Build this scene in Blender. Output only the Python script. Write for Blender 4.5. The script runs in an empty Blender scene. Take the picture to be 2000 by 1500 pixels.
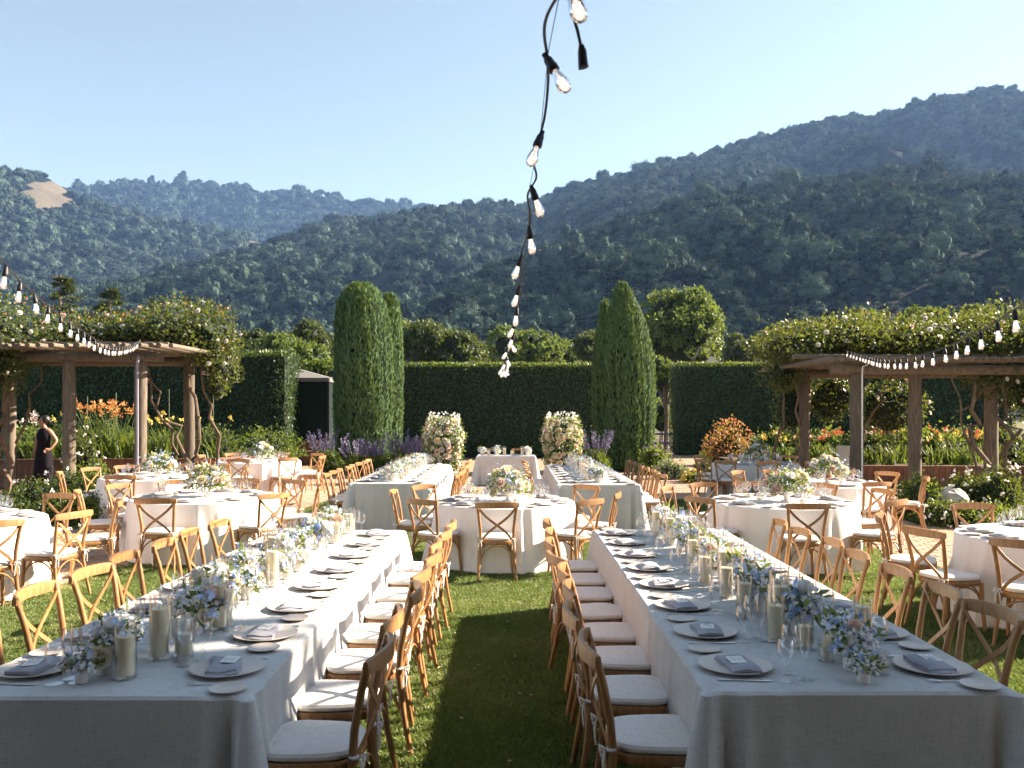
import bpy, math, random
import numpy as np
from mathutils import Vector, Matrix, Euler
R = math.radians
sc = bpy.context.scene
COL = sc.collection

# ------------------------------------------------------------------ camera, sky, sun, exposure
F_PX, HZ, CAM_H = 1700.0, 805.0, 1.88          # focal length and horizon row of the 2000 x 1500 photograph, eye height in metres
cam_d = bpy.data.cameras.new("camera"); cam = bpy.data.objects.new("camera", cam_d); COL.objects.link(cam)
cam.location = (0, 0, CAM_H); cam.rotation_euler = (R(90), 0, 0)
cam_d.sensor_width = 36; cam_d.lens = 36 * F_PX / 2000; cam_d.shift_y = (HZ - 750) / 2000
cam_d.clip_start = 0.1; cam_d.clip_end = 20000
cam_d.dof.use_dof = True; cam_d.dof.focus_distance = 8.5; cam_d.dof.aperture_fstop = 7.0
sc.camera = cam

HAZE = 1.0e-4
SUN_EL = 29.0
SUN_H = np.array([0.945, 0.327]); SUN_H /= np.linalg.norm(SUN_H)
world = bpy.data.worlds.new("World"); sc.world = world; world.use_nodes = True
nt = world.node_tree; nt.nodes.clear()
sky = nt.nodes.new("ShaderNodeTexSky"); sky.sky_type = 'NISHITA'; sky.sun_disc = False
sky.sun_elevation = R(SUN_EL); sky.sun_rotation = math.atan2(SUN_H[0], SUN_H[1])
sky.altitude = 600; sky.air_density = 0.7; sky.dust_density = 0.2; sky.ozone_density = 1.0
bg = nt.nodes.new("ShaderNodeBackground"); bg.inputs[1].default_value = 0.05
wo = nt.nodes.new("ShaderNodeOutputWorld")
hsv = nt.nodes.new('ShaderNodeHueSaturation'); hsv.inputs['Saturation'].default_value = 0.55; hsv.inputs['Hue'].default_value = 0.472; hsv.inputs['Value'].default_value = 1.0   # film-like, less saturated sky
nt.links.new(sky.outputs[0], hsv.inputs['Color']); nt.links.new(hsv.outputs[0], bg.inputs[0]); nt.links.new(bg.outputs[0], wo.inputs[0])

sun_d = bpy.data.lights.new("sun", 'SUN'); sun_d.energy = 5.0; sun_d.angle = R(0.53); sun_d.color = (1.0, 0.85, 0.67)
sun = bpy.data.objects.new("sun", sun_d); COL.objects.link(sun)
S = Vector((SUN_H[0]*math.cos(R(SUN_EL)), SUN_H[1]*math.cos(R(SUN_EL)), math.sin(R(SUN_EL))))
sun.rotation_euler = S.to_track_quat('Z', 'Y').to_euler(); sun.location = (30, 10, 40)

sc.view_settings.view_transform = 'Standard'; sc.view_settings.look = 'None'
sc.view_settings.gamma = 1.0; sc.view_settings.exposure = 2.38
sc.render.engine = 'CYCLES'
cy = sc.cycles
cy.use_denoising = True; cy.use_adaptive_sampling = True; cy.adaptive_threshold = 0.02
cy.max_bounces = 6; cy.diffuse_bounces = 3; cy.glossy_bounces = 2; cy.transmission_bounces = 4
cy.transparent_max_bounces = 32; cy.volume_bounces = 0
cy.caustics_reflective = False; cy.caustics_refractive = False
cy.sample_clamp_indirect = 4.0

# ------------------------------------------------------------------ helpers
def px(x, d): return (x - 1000.0) * d / F_PX
def pz(y, d): return CAM_H + (HZ - y) * d / F_PX
def dz(y, z): return F_PX * (CAM_H - z) / (y - HZ)

def _hash(ix, iy, s):
    h = (ix.astype(np.int64)*374761393 + iy.astype(np.int64)*668265263 + s*974634777) & 0x7fffffff
    h = ((h ^ (h >> 13)) * 1274126177) & 0x7fffffff
    return ((h ^ (h >> 16)) & 0xffff) / 65535.0
def vnoise(x, y, s=0):
    x = np.asarray(x, float); y = np.asarray(y, float)
    ix = np.floor(x); iy = np.floor(y); fx = x-ix; fy = y-iy
    fx = fx*fx*(3-2*fx); fy = fy*fy*(3-2*fy); ix = ix.astype(np.int64); iy = iy.astype(np.int64)
    a = _hash(ix, iy, s); b = _hash(ix+1, iy, s); c = _hash(ix, iy+1, s); d = _hash(ix+1, iy+1, s)
    return (a*(1-fx)+b*fx)*(1-fy) + (c*(1-fx)+d*fx)*fy
def fbm(x, y, s=0, o=4):
    t = 0; a = 0.5; f = 1.0
    for i in range(o):
        t = t + a*vnoise(np.asarray(x)*f, np.asarray(y)*f, s+i*7); a *= 0.5; f *= 2.03
    return t

class MB:
    """collects shapes; build() makes ONE mesh"""
    def __init__(s): s.v = []; s.f = []; s.m = []; s.n = 0
    def add(s, v, f, mi=0):
        s.v.extend([tuple(p) for p in v]); s.f.extend([tuple(i+s.n for i in q) for q in f]); s.m.extend([mi]*len(f)); s.n += len(v)
    def box(s, c, size, rz=0, mi=0, rot=None):
        h = [k/2 for k in size]
        vs = [Vector((a*h[0], b*h[1], d*h[2])) for a in (-1,1) for b in (-1,1) for d in (-1,1)]
        m = (rot if rot is not None else Matrix.Rotation(rz, 3, 'Z'))
        s.add([m @ v + Vector(c) for v in vs], [(0,1,3,2),(4,6,7,5),(0,4,5,1),(2,3,7,6),(0,2,6,4),(1,5,7,3)], mi)
    def tube(s, pts, rad, n=8, mi=0, cap=True, flat=None):
        pts = [Vector(p) for p in pts]
        if not hasattr(rad, '__len__'): rad = [rad]*len(pts)
        vs = []; prev = None
        for i, p in enumerate(pts):
            t = (pts[min(i+1, len(pts)-1)] - pts[max(i-1, 0)])
            t = t.normalized() if t.length > 1e-9 else Vector((0,0,1))
            ref = prev if prev is not None else (Vector((0,0,1)) if abs(t.z) < .9 else Vector((1,0,0)))
            a = t.cross(ref)
            if a.length < 1e-6: a = t.cross(Vector((0,1,0)))
            a.normalize(); b = a.cross(t).normalized(); prev = b
            ra = rad[i]; rb = ra if flat is None else ra*flat
            for k in range(n):
                an = 2*math.pi*k/n
                vs.append(p + a*math.cos(an)*ra + b*math.sin(an)*rb)
        fs = [(i*n+k, i*n+(k+1)%n, (i+1)*n+(k+1)%n, (i+1)*n+k) for i in range(len(pts)-1) for k in range(n)]
        if cap:
            fs.append(tuple(reversed(range(n)))); fs.append(tuple((len(pts)-1)*n+k for k in range(n)))
        s.add(vs, fs, mi)
    def lathe(s, prof, n=20, c=(0,0,0), mi=0, wob=None):
        vs = []
        for r, z in prof:
            for k in range(n):
                a = 2*math.pi*k/n; rr = r*(wob(a, z) if wob else 1)
                vs.append((c[0]+rr*math.cos(a), c[1]+rr*math.sin(a), c[2]+z))
        fs = [(i*n+k, i*n+(k+1)%n, (i+1)*n+(k+1)%n, (i+1)*n+k) for i in range(len(prof)-1) for k in range(n)]
        if prof[0][0] > 1e-5: fs.append(tuple(reversed(range(n))))
        if prof[-1][0] > 1e-5 and prof[-1][1] > prof[0][1]-1: fs.append(tuple((len(prof)-1)*n+k for k in range(n)))
        s.add(vs, fs, mi)
    def mesh(s, name, mats, smooth=False):
        me = bpy.data.meshes.new(name); me.from_pydata(s.v, [], s.f)
        for m in (mats if isinstance(mats, (list, tuple)) else [mats]): me.materials.append(m)
        if any(s.m): me.polygons.foreach_set('material_index', s.m)
        if smooth:
            me.polygons.foreach_set('use_smooth', [True]*len(me.polygons))
            try: me.set_sharp_from_angle(angle=R(40))
            except Exception: pass
        me.update(); return me

def quads(name, V, mats, midx=None):
    """V: (n,4,3) array -> mesh of separate quads"""
    n = len(V); me = bpy.data.meshes.new(name)
    me.vertices.add(n*4); me.vertices.foreach_set('co', np.ascontiguousarray(V, dtype=np.float32).ravel())
    me.loops.add(n*4); me.loops.foreach_set('vertex_index', np.arange(n*4, dtype=np.int32))
    me.polygons.add(n); me.polygons.foreach_set('loop_start', np.arange(0, n*4, 4, dtype=np.int32))
    try: me.polygons.foreach_set('loop_total', np.full(n, 4, dtype=np.int32))
    except Exception: pass
    for m in (mats if isinstance(mats, (list, tuple)) else [mats]): me.materials.append(m)
    if midx is not None: me.polygons.foreach_set('material_index', np.asarray(midx, dtype=np.int32))
    me.update(calc_edges=True); me.validate(); return me

def unit(v): return v/np.maximum(np.linalg.norm(v, axis=-1, keepdims=True), 1e-9)
def kites(rng, P, D, L, W, N=None, nj=.5):
    """leaf-shaped quads: P base points, D unit directions, L lengths, W widths"""
    n = len(P); D = unit(D); L = np.broadcast_to(L, (n,))[:, None]; W = np.broadcast_to(W, (n,))[:, None]
    ref = unit(rng.normal(size=(n, 3))) if N is None else unit(N+rng.normal(size=(n, 3))*nj)
    sd = unit(np.cross(D, ref))
    return np.stack([P, P+D*L*.45+sd*W*.5, P+D*L, P+D*L*.45-sd*W*.5], 1)

def link(o, parent=None):
    COL.objects.link(o)
    if parent is not None: o.parent = parent
    return o
def obj(name, me, parent=None, loc=(0,0,0), rot=(0,0,0), scale=(1,1,1)):
    o = bpy.data.objects.new(name, me); link(o, parent)
    o.location = loc; o.rotation_euler = rot; o.scale = scale if hasattr(scale, '__len__') else (scale,)*3
    return o
def empty(name, loc, rz=0):
    o = bpy.data.objects.new(name, None); link(o); o.location = loc; o.rotation_euler = (0,0,rz); o.empty_display_size = .1
    return o
def tag(o, label=None, cat=None, group=None, kind=None):
    if label: o['label'] = label
    if cat: o['category'] = cat
    if group: o['group'] = group
    if kind: o['kind'] = kind
    return o
ORD = ['first','second','third','fourth','fifth','sixth','seventh','eighth','ninth','tenth','eleventh','twelfth',
       'thirteenth','fourteenth','fifteenth','sixteenth','seventeenth','eighteenth','nineteenth','twentieth']

def ordw(i):
    return ORD[i] if i < 20 else ('twenty-'+ORD[i-20] if i < 29 else ('thirtieth' if i == 29 else 'thirty-'+ORD[i-30]))
# ------------------------------------------------------------------ materials
def newmat(name):
    m = bpy.data.materials.new(name); m.use_nodes = True
    t = m.node_tree; b = t.nodes['Principled BSDF']; return m, t, b
def ramp(t, fac, stops):
    r = t.nodes.new('ShaderNodeValToRGB'); e = r.color_ramp.elements
    while len(e) < len(stops): e.new(0.5)
    for i, (p, c) in enumerate(stops): e[i].position = p; e[i].color = (*c, 1)
    t.links.new(fac, r.inputs[0]); return r.outputs[0]
def coord(t, scale=(1,1,1), kind='Object'):
    tc = t.nodes.new('ShaderNodeTexCoord'); mp = t.nodes.new('ShaderNodeMapping'); mp.inputs['Scale'].default_value = scale
    t.links.new(tc.outputs[kind], mp.inputs[0]); return mp.outputs[0]
def wcoord(t, scale=(1,1,1)):
    g = t.nodes.new('ShaderNodeNewGeometry'); mp = t.nodes.new('ShaderNodeMapping'); mp.inputs['Scale'].default_value = scale
    t.links.new(g.outputs['Position'], mp.inputs[0]); return mp.outputs[0]
def noise(t, co, scale, detail=4, rough=.55):
    n = t.nodes.new('ShaderNodeTexNoise'); n.inputs['Scale'].default_value = scale; n.inputs['Detail'].default_value = detail
    n.inputs['Roughness'].default_value = rough; t.links.new(co, n.inputs['Vector']); return n.outputs[0]
def bump(t, b, h, strength=.3, dist=.01):
    k = t.nodes.new('ShaderNodeBump'); k.inputs['Strength'].default_value = strength; k.inputs['Distance'].default_value = dist
    t.links.new(h, k.inputs['Height']); t.links.new(k.outputs[0], b.inputs['Normal'])
def mixc(t, fac, a, b, mode='MIX'):
    m = t.nodes.new('ShaderNodeMix'); m.data_type = 'RGBA'; m.blend_type = mode
    for s, v in ((m.inputs[0], fac), (m.inputs[6], a), (m.inputs[7], b)):
        if hasattr(v, 'links'): t.links.new(v, s)
        elif hasattr(v, '__len__'): s.default_value = (*v, 1)
        else: s.default_value = v
    return m.outputs[2]
def setin(b, **k):
    for n, v in k.items():
        n = n.replace('_', ' ')
        if n in b.inputs: b.inputs[n].default_value = v

def plain(name, c, rough=.6, metal=0.0, var=.12, scale=30, spec=.4, bmp=0):
    m, t, b = newmat(name); co = coord(t)
    n = noise(t, co, scale, 3)
    lo = tuple(x*(1-var) for x in c); hi = tuple(min(1, x*(1+var)) for x in c)
    t.links.new(ramp(t, n, [(.3, lo), (.7, hi)]), b.inputs['Base Color'])
    setin(b, Roughness=rough, Metallic=metal); b.inputs['Specular IOR Level'].default_value = spec
    if bmp: bump(t, b, n, bmp, .01)
    return m

def leafmat(name, lo, hi, trans=.35, rough=.5, objvar=.0, spec=.3, nsc=.35):
    m, t, b = newmat(name)
    g = t.nodes.new('ShaderNodeNewGeometry')
    n = noise(t, wcoord(t), nsc, 2)
    a = t.nodes.new('ShaderNodeMath'); a.operation = 'ADD'; t.links.new(g.outputs['Random Per Island'], a.inputs[0]); t.links.new(n, a.inputs[1])
    a2 = t.nodes.new('ShaderNodeMath'); a2.operation = 'MULTIPLY'; a2.inputs[1].default_value = .5; t.links.new(a.outputs[0], a2.inputs[0])
    fac = a2.outputs[0]
    if objvar:
        oi = t.nodes.new('ShaderNodeObjectInfo'); a3 = t.nodes.new('ShaderNodeMath'); a3.operation = 'MULTIPLY_ADD'
        a3.inputs[1].default_value = objvar; t.links.new(oi.outputs['Random'], a3.inputs[0]); t.links.new(fac, a3.inputs[2])
        a4 = t.nodes.new('ShaderNodeMath'); a4.operation = 'SUBTRACT'; a4.inputs[1].default_value = objvar/2; t.links.new(a3.outputs[0], a4.inputs[0]); fac = a4.outputs[0]
    c = ramp(t, fac, [(.2, lo), (.8, hi)])
    t.links.new(c, b.inputs['Base Color']); setin(b, Roughness=rough); b.inputs['Specular IOR Level'].default_value = spec
    tr = t.nodes.new('ShaderNodeBsdfTranslucent')
    c2 = mixc(t, .55, c, (.30, .36, .03), 'MIX'); t.links.new(c2, tr.inputs[0])
    mx = t.nodes.new('ShaderNodeMixShader'); mx.inputs[0].default_value = trans
    t.links.new(b.outputs[0], mx.inputs[1]); t.links.new(tr.outputs[0], mx.inputs[2])
    t.links.new(mx.outputs[0], t.nodes['Material Output'].inputs[0]); return m
def petalmat(name, lo, hi, trans=.25):
    m, t, b = newmat(name); g = t.nodes.new('ShaderNodeNewGeometry'); oi = t.nodes.new('ShaderNodeObjectInfo')
    a = t.nodes.new('ShaderNodeMath'); a.operation = 'ADD'; t.links.new(g.outputs['Random Per Island'], a.inputs[0]); t.links.new(oi.outputs['Random'], a.inputs[1])
    a2 = t.nodes.new('ShaderNodeMath'); a2.operation = 'MULTIPLY'; a2.inputs[1].default_value = .5; t.links.new(a.outputs[0], a2.inputs[0])
    c = ramp(t, a2.outputs[0], [(.15, lo), (.85, hi)]); t.links.new(c, b.inputs['Base Color']); setin(b, Roughness=.6)
    tr = t.nodes.new('ShaderNodeBsdfTranslucent'); t.links.new(c, tr.inputs[0])
    mx = t.nodes.new('ShaderNodeMixShader'); mx.inputs[0].default_value = trans
    t.links.new(b.outputs[0], mx.inputs[1]); t.links.new(tr.outputs[0], mx.inputs[2])
    t.links.new(mx.outputs[0], t.nodes['Material Output'].inputs[0]); return m
def woodmat(name, a, bcol, c, scale=(14,14,2.2), rough=.42, kind='Object', objvar=True, bm=.08):
    m, t, b = newmat(name); co = coord(t, scale, kind)
    n = noise(t, co, 3.0, 6, .6)
    col = ramp(t, n, [(.3, a), (.5, bcol), (.72, c)])
    if objvar:
        oi = t.nodes.new('ShaderNodeObjectInfo')
        v = ramp(t, oi.outputs['Random'], [(0, (.72,.70,.66)), (1, (1.12,1.08,1.04))])
        col = mixc(t, 1.0, col, v, 'MULTIPLY')
    t.links.new(col, b.inputs['Base Color']); setin(b, Roughness=rough)
    bump(t, b, n, bm, .004); return m
def clothmat(name, c, rough=.85, weave=420, var=.1):
    m, t, b = newmat(name); co = coord(t)
    n = noise(t, co, 2.2, 4)
    w1 = noise(t, coord(t, (1, 1, .12)), weave, 1); w2 = noise(t, coord(t, (.12, .12, 1)), weave, 1)
    w = t.nodes.new('ShaderNodeMath'); w.operation = 'ADD'; t.links.new(w1, w.inputs[0]); t.links.new(w2, w.inputs[1])
    c0 = ramp(t, n, [(.3, tuple(x*(1-var) for x in c)), (.7, tuple(min(1,x*(1+var*.6)) for x in c))])
    wv = ramp(t, w.outputs[0], [(.6, (.80,.80,.80)), (1.3, (1.14,1.14,1.14))])
    t.links.new(mixc(t, .7, c0, wv, 'MULTIPLY'), b.inputs['Base Color']); setin(b, Roughness=rough)
    b.inputs['Specular IOR Level'].default_value = .15
    if 'Sheen Weight' in b.inputs: b.inputs['Sheen Weight'].default_value = .15
    wr = noise(t, coord(t), 5.5, 3, .5); hs = t.nodes.new('ShaderNodeMath'); hs.operation = 'MULTIPLY_ADD'; hs.inputs[1].default_value = 7.0
    t.links.new(wr, hs.inputs[0]); t.links.new(w.outputs[0], hs.inputs[2]); bump(t, b, hs.outputs[0], .3, .0022); return m
def thin_glass(name, tint=(1,1,1), base=.04, rough=.02):
    m = bpy.data.materials.new(name); m.use_nodes = True; t = m.node_tree; t.nodes.clear()
    out = t.nodes.new('ShaderNodeOutputMaterial'); tr = t.nodes.new('ShaderNodeBsdfTransparent'); tr.inputs[0].default_value = (*tint, 1)
    gl = t.nodes.new('ShaderNodeBsdfGlossy'); gl.inputs['Roughness'].default_value = rough; gl.inputs[0].default_value = (.95,.97,1,1)
    fr = t.nodes.new('ShaderNodeLayerWeight'); fr.inputs[0].default_value = .25
    r = t.nodes.new('ShaderNodeMapRange'); r.inputs['To Min'].default_value = base; r.inputs['To Max'].default_value = .48
    t.links.new(fr.outputs['Fresnel'], r.inputs['Value'])
    mx = t.nodes.new('ShaderNodeMixShader'); t.links.new(r.outputs[0], mx.inputs[0])
    t.links.new(tr.outputs[0], mx.inputs[1]); t.links.new(gl.outputs[0], mx.inputs[2]); t.links.new(mx.outputs[0], out.inputs[0]); return m

M = {}
M['wood'] = woodmat('honey_wood', (.26,.125,.045), (.35,.18,.07), (.44,.245,.11))
M['cushion'] = clothmat('cushion_cotton', (.74,.70,.66), weave=300, var=.05)
M['linen'] = clothmat('blue_grey_linen', (.52,.52,.515), weave=170)
M['ivory'] = clothmat('ivory_linen', (.80,.74,.70), var=.05)
M['napkin'] = clothmat('grey_napkin', (.34,.34,.385), weave=700)
M['stone'] = plain('stoneware', (.57,.50,.44), .35, var=.06, scale=60)
M['paper'] = plain('menu_paper', (.80,.78,.74), .8, var=.03)
M['ink'] = plain('menu_ink', (.25,.25,.27), .9)
M['steel'] = plain('brushed_steel', (.55,.54,.52), .28, metal=1.0, var=.05)
M['glass'] = thin_glass('clear_glass')
M['ribbed'] = thin_glass('ribbed_glass', (.97,.97,.97), .10, .05)
M['wax'] = plain('ivory_wax', (.92,.80,.54), .5, var=.03)
M['wax'].node_tree.nodes['Principled BSDF'].inputs['Subsurface Weight'].default_value = .0
M['wax'].node_tree.nodes['Principled BSDF'].inputs['Subsurface Radius'].default_value = (.03,.02,.01)
M['wick'] = plain('wick', (.03,.03,.03), .9)
M['ceramic'] = plain('white_ceramic', (.74,.70,.67), .5, var=.06, scale=80, bmp=.1)
M['rose_cream'] = petalmat('cream_petal', (.80,.66,.42), (.88,.80,.62))
M['rose_blush'] = petalmat('blush_petal', (.80,.55,.45), (.86,.72,.62))
M['rose_white'] = petalmat('white_petal', (.80,.76,.70), (.88,.86,.82))
M['delph'] = petalmat('blue_petal', (.28,.42,.76), (.62,.70,.90))
M['pale_blue'] = petalmat('pale_blue_petal', (.84,.83,.82), (.90,.88,.83))
M['yellow_eye'] = petalmat('yellow_petal', (.65,.45,.08), (.75,.6,.15))
M['orange_petal'] = petalmat('orange_petal', (.60,.22,.05), (.70,.36,.12))
M['red_petal'] = petalmat('red_petal', (.50,.09,.04), (.62,.20,.08))
M['pink_petal'] = petalmat('pink_petal', (.80,.55,.50), (.88,.78,.72))
M['purple_petal'] = petalmat('purple_petal', (.12,.095,.21), (.25,.21,.37))
M['leaf_bouquet'] = leafmat('bouquet_leaf', (.08,.12,.05), (.22,.27,.12))
M['leaf_hedge'] = leafmat('hedge_leaf', (.011,.042,.018), (.042,.095,.034), .15, .42, spec=.45)
M['leaf_cypress'] = leafmat('cypress_leaf', (.016,.048,.018), (.125,.22,.08), .2, .7)
M['leaf_vine'] = leafmat('vine_leaf', (.018,.036,.012), (.10,.115,.035), .30)
M['leaf_shrub'] = leafmat('shrub_leaf', (.018,.036,.012), (.07,.10,.03), .30)
M['leaf_bright'] = leafmat('bright_leaf', (.045,.085,.016), (.15,.20,.045), .38)
M['leaf_tree'] = leafmat('tree_leaf', (.05,.09,.025), (.14,.19,.06), .35, objvar=.5)
M['leaf_oak'] = leafmat('oak_leaf', (.025,.045,.016), (.08,.10,.035), .2, .6, objvar=.6)
M['leaf_conifer'] = leafmat('conifer_leaf', (.02,.035,.014), (.06,.075,.03), .15, .7)
M['leaf_far'] = leafmat('far_forest_leaf', (.005,.011,.011), (.074,.108,.080), .03, .9, objvar=.6, spec=.03, nsc=.015)
M['leaf_copper'] = leafmat('copper_leaf', (.30,.10,.035), (.48,.22,.08), .3)
M['leaf_grey'] = leafmat('grey_leaf', (.12,.14,.10), (.26,.28,.20), .3)
M['core'] = plain('foliage_shadow_core', (.012,.022,.009), .9, var=.4, scale=4)  # dark colour stands in for the shade between leaves
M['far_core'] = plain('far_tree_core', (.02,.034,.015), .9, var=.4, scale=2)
M['bark'] = woodmat('vine_bark', (.07,.045,.03), (.14,.10,.07), (.24,.18,.13), (10,10,2), .9, bm=.5)
M['log'] = woodmat('weathered_log', (.075,.058,.042), (.135,.108,.08), (.21,.175,.135), (9,9,1.2), .85, bm=.35)
M['plank'] = woodmat('redwood_plank', (.10,.045,.028), (.17,.08,.05), (.25,.13,.08), (8,8,1.5), .8, bm=.3)
M['black'] = plain('black_rubber', (.012,.012,.014), .5)
M['pipe'] = plain('grey_pipe', (.24,.22,.27), .45, var=.05)
M['white_pipe'] = plain('white_pipe', (.7,.68,.66), .5, var=.04)
M['tent_dark'] = clothmat('dark_green_screen', (.008,.017,.015), weave=200)
M['tent_dark'].node_tree.nodes['Principled BSDF'].inputs['Sheen Weight'].default_value = 0
M['tent_roof'] = clothmat('pale_canvas', (.14,.13,.125), weave=200)
M['terracotta'] = plain('roof_tile', (.30,.20,.16), .8, var=.2)
M['plaster'] = plain('plaster', (.55,.50,.46), .9, var=.06)
M['dry'] = plain('dry_leaf', (.42,.30,.18), .8, var=.4, scale=8)
M['rock'] = plain('boulder', (.48,.44,.40), .9, var=.3, scale=6, bmp=.5)
M['skin'] = plain('skin', (.42,.22,.15), .55, var=.06)
M['hair'] = plain('dark_hair', (.015,.010,.008), .5)
M['dress'] = clothmat('black_dress', (.010,.008,.011), weave=200)
M['dress'].node_tree.nodes['Principled BSDF'].inputs['Sheen Weight'].default_value = 0
M['shoe'] = plain('black_shoe', (.015,.013,.013), .5)
M['box_metal'] = plain('painted_metal_box', (.42,.43,.43), .5, var=.05)
M['fence_blue'] = plain('blue_painted_rail', (.10,.12,.30), .6, var=.1)

def mat_grass_blade():
    m, t, b = newmat('grass_blade'); g = t.nodes.new('ShaderNodeNewGeometry')
    n = noise(t, wcoord(t), 1.1, 5, .7)
    nn = t.nodes.new('ShaderNodeMath'); nn.operation = 'MULTIPLY_ADD'; nn.inputs[1].default_value = 2.0; nn.inputs[2].default_value = -.5; t.links.new(n, nn.inputs[0])
    a = t.nodes.new('ShaderNodeMath'); a.operation = 'ADD'; t.links.new(g.outputs['Random Per Island'], a.inputs[0]); t.links.new(nn.outputs[0], a.inputs[1])
    a2 = t.nodes.new('ShaderNodeMath'); a2.operation = 'MULTIPLY'; a2.inputs[1].default_value = .5; t.links.new(a.outputs[0], a2.inputs[0])
    c = ramp(t, a2.outputs[0], [(.15, (.075,.125,.03)), (.55, (.16,.22,.06)), (.85, (.38,.36,.16))])
    t.links.new(c, b.inputs['Base Color']); setin(b, Roughness=.5)
    tr = t.nodes.new('ShaderNodeBsdfTranslucent'); t.links.new(mixc(t, .4, c, (.25,.33,.04)), tr.inputs[0])
    mx = t.nodes.new('ShaderNodeMixShader'); mx.inputs[0].default_value = .35
    t.links.new(b.outputs[0], mx.inputs[1]); t.links.new(tr.outputs[0], mx.inputs[2])
    t.links.new(mx.outputs[0], t.nodes['Material Output'].inputs[0]); return m
M['blade'] = mat_grass_blade()
def mat_ground(name, stops, sc1=.6, bmp=.4, d=.02, sc2=9):
    m, t, b = newmat(name); co = wcoord(t); n = noise(t, co, sc1, 6, .65); n2 = noise(t, co, sc2, 5, .7)
    a = t.nodes.new('ShaderNodeMath'); a.operation = 'ADD'; t.links.new(n, a.inputs[0]); t.links.new(n2, a.inputs[1])
    a2 = t.nodes.new('ShaderNodeMath'); a2.operation = 'MULTIPLY'; a2.inputs[1].default_value = .5; t.links.new(a.outputs[0], a2.inputs[0])
    t.links.new(ramp(t, a2.outputs[0], stops), b.inputs['Base Color']); setin(b, Roughness=.95); b.inputs['Specular IOR Level'].default_value = .1
    bump(t, b, n2, bmp, d); return m
M['soil'] = mat_ground('soil', [(.3, (.05,.035,.022)), (.55, (.11,.08,.05)), (.75, (.19,.14,.09))])
M['lawn_base'] = mat_ground('lawn_soil', [(.3, (.022,.036,.010)), (.55, (.045,.062,.016)), (.75, (.08,.085,.03))], 1.5)
M['valley'] = mat_ground('valley_ground', [(.3, (.06,.06,.03)), (.5, (.13,.12,.06)), (.7, (.20,.17,.09))], .02, .3, .1, .5)
M['mortar'] = mat_ground('paver_sand', [(.3, (.26,.18,.12)), (.6, (.36,.26,.18))], 2)
M['paver'] = mat_ground('brick_paver', [(.3, (.34,.22,.15)), (.5, (.44,.30,.22)), (.7, (.54,.40,.30))], 3.0, .25, .004, 60)
M['hill'] = mat_ground('hill_brush', [(.32, (.003,.005,.006)), (.52, (.005,.008,.009)), (.70, (.009,.013,.013))], .012, .9, 2.0, .22)
M['hill_dry'] = mat_ground('hill_dry_grass', [(.30, (.05,.05,.035)), (.5, (.10,.085,.06)), (.70, (.15,.12,.085))], .012, .7, 1.0, .15)

# ------------------------------------------------------------------ scattering (only for what nobody could count)
def scatter(name, P, scale, rz, kinds, templates, label, cat, sz=None):
    n = len(P); me = bpy.data.meshes.new(name)
    me.vertices.add(n); me.vertices.foreach_set('co', np.asarray(P, np.float32).ravel())
    for an, dat in (('s', scale), ('rz', rz), ('kd', kinds), ('sz', scale if sz is None else sz)):
        a = me.attributes.new(an, 'FLOAT', 'POINT'); a.data.foreach_set('value', np.asarray(dat, np.float32))
    o = obj(name, me); tag(o, label, cat, kind='stuff')
    g = bpy.data.node_groups.new(name+'_nodes', 'GeometryNodeTree')
    g.interface.new_socket('Geometry', in_out='INPUT', socket_type='NodeSocketGeometry')
    g.interface.new_socket('Geometry', in_out='OUTPUT', socket_type='NodeSocketGeometry')
    N = g.nodes.new; gi = N('NodeGroupInput'); go = N('NodeGroupOutput'); jn = N('GeometryNodeJoinGeometry')
    def attr(a):
        k = N('GeometryNodeInputNamedAttribute'); k.data_type = 'FLOAT'; k.inputs['Name'].default_value = a
        return k.outputs['Attribute']
    cx = N('ShaderNodeCombineXYZ'); g.links.new(attr('rz'), cx.inputs[2])
    er = N('FunctionNodeEulerToRotation'); g.links.new(cx.outputs[0], er.inputs[0])
    sx = N('ShaderNodeCombineXYZ'); a = attr('s'); g.links.new(a, sx.inputs[0]); g.links.new(a, sx.inputs[1]); g.links.new(attr('sz'), sx.inputs[2])
    for k, tm in enumerate(templates):
        to = bpy.data.objects.new(name+'_source', tm)
        oi = N('GeometryNodeObjectInfo'); oi.inputs['Object'].default_value = to; oi.inputs['As Instance'].default_value = True
        ip = N('GeometryNodeInstanceOnPoints'); g.links.new(gi.outputs[0], ip.inputs['Points']); g.links.new(oi.outputs['Geometry'], ip.inputs['Instance'])
        cp = N('FunctionNodeCompare'); cp.data_type = 'FLOAT'; cp.operation = 'EQUAL'
        g.links.new(attr('kd'), cp.inputs[0]); cp.inputs[1].default_value = k; cp.inputs['Epsilon'].default_value = .1
        g.links.new(cp.outputs[0], ip.inputs['Selection']); g.links.new(er.outputs[0], ip.inputs['Rotation']); g.links.new(sx.outputs[0], ip.inputs['Scale'])
        g.links.new(ip.outputs[0], jn.inputs[0])
    g.links.new(jn.outputs[0], go.inputs[0])
    md = o.modifiers.new('scatter', 'NODES'); md.node_group = g
    return o

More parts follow.
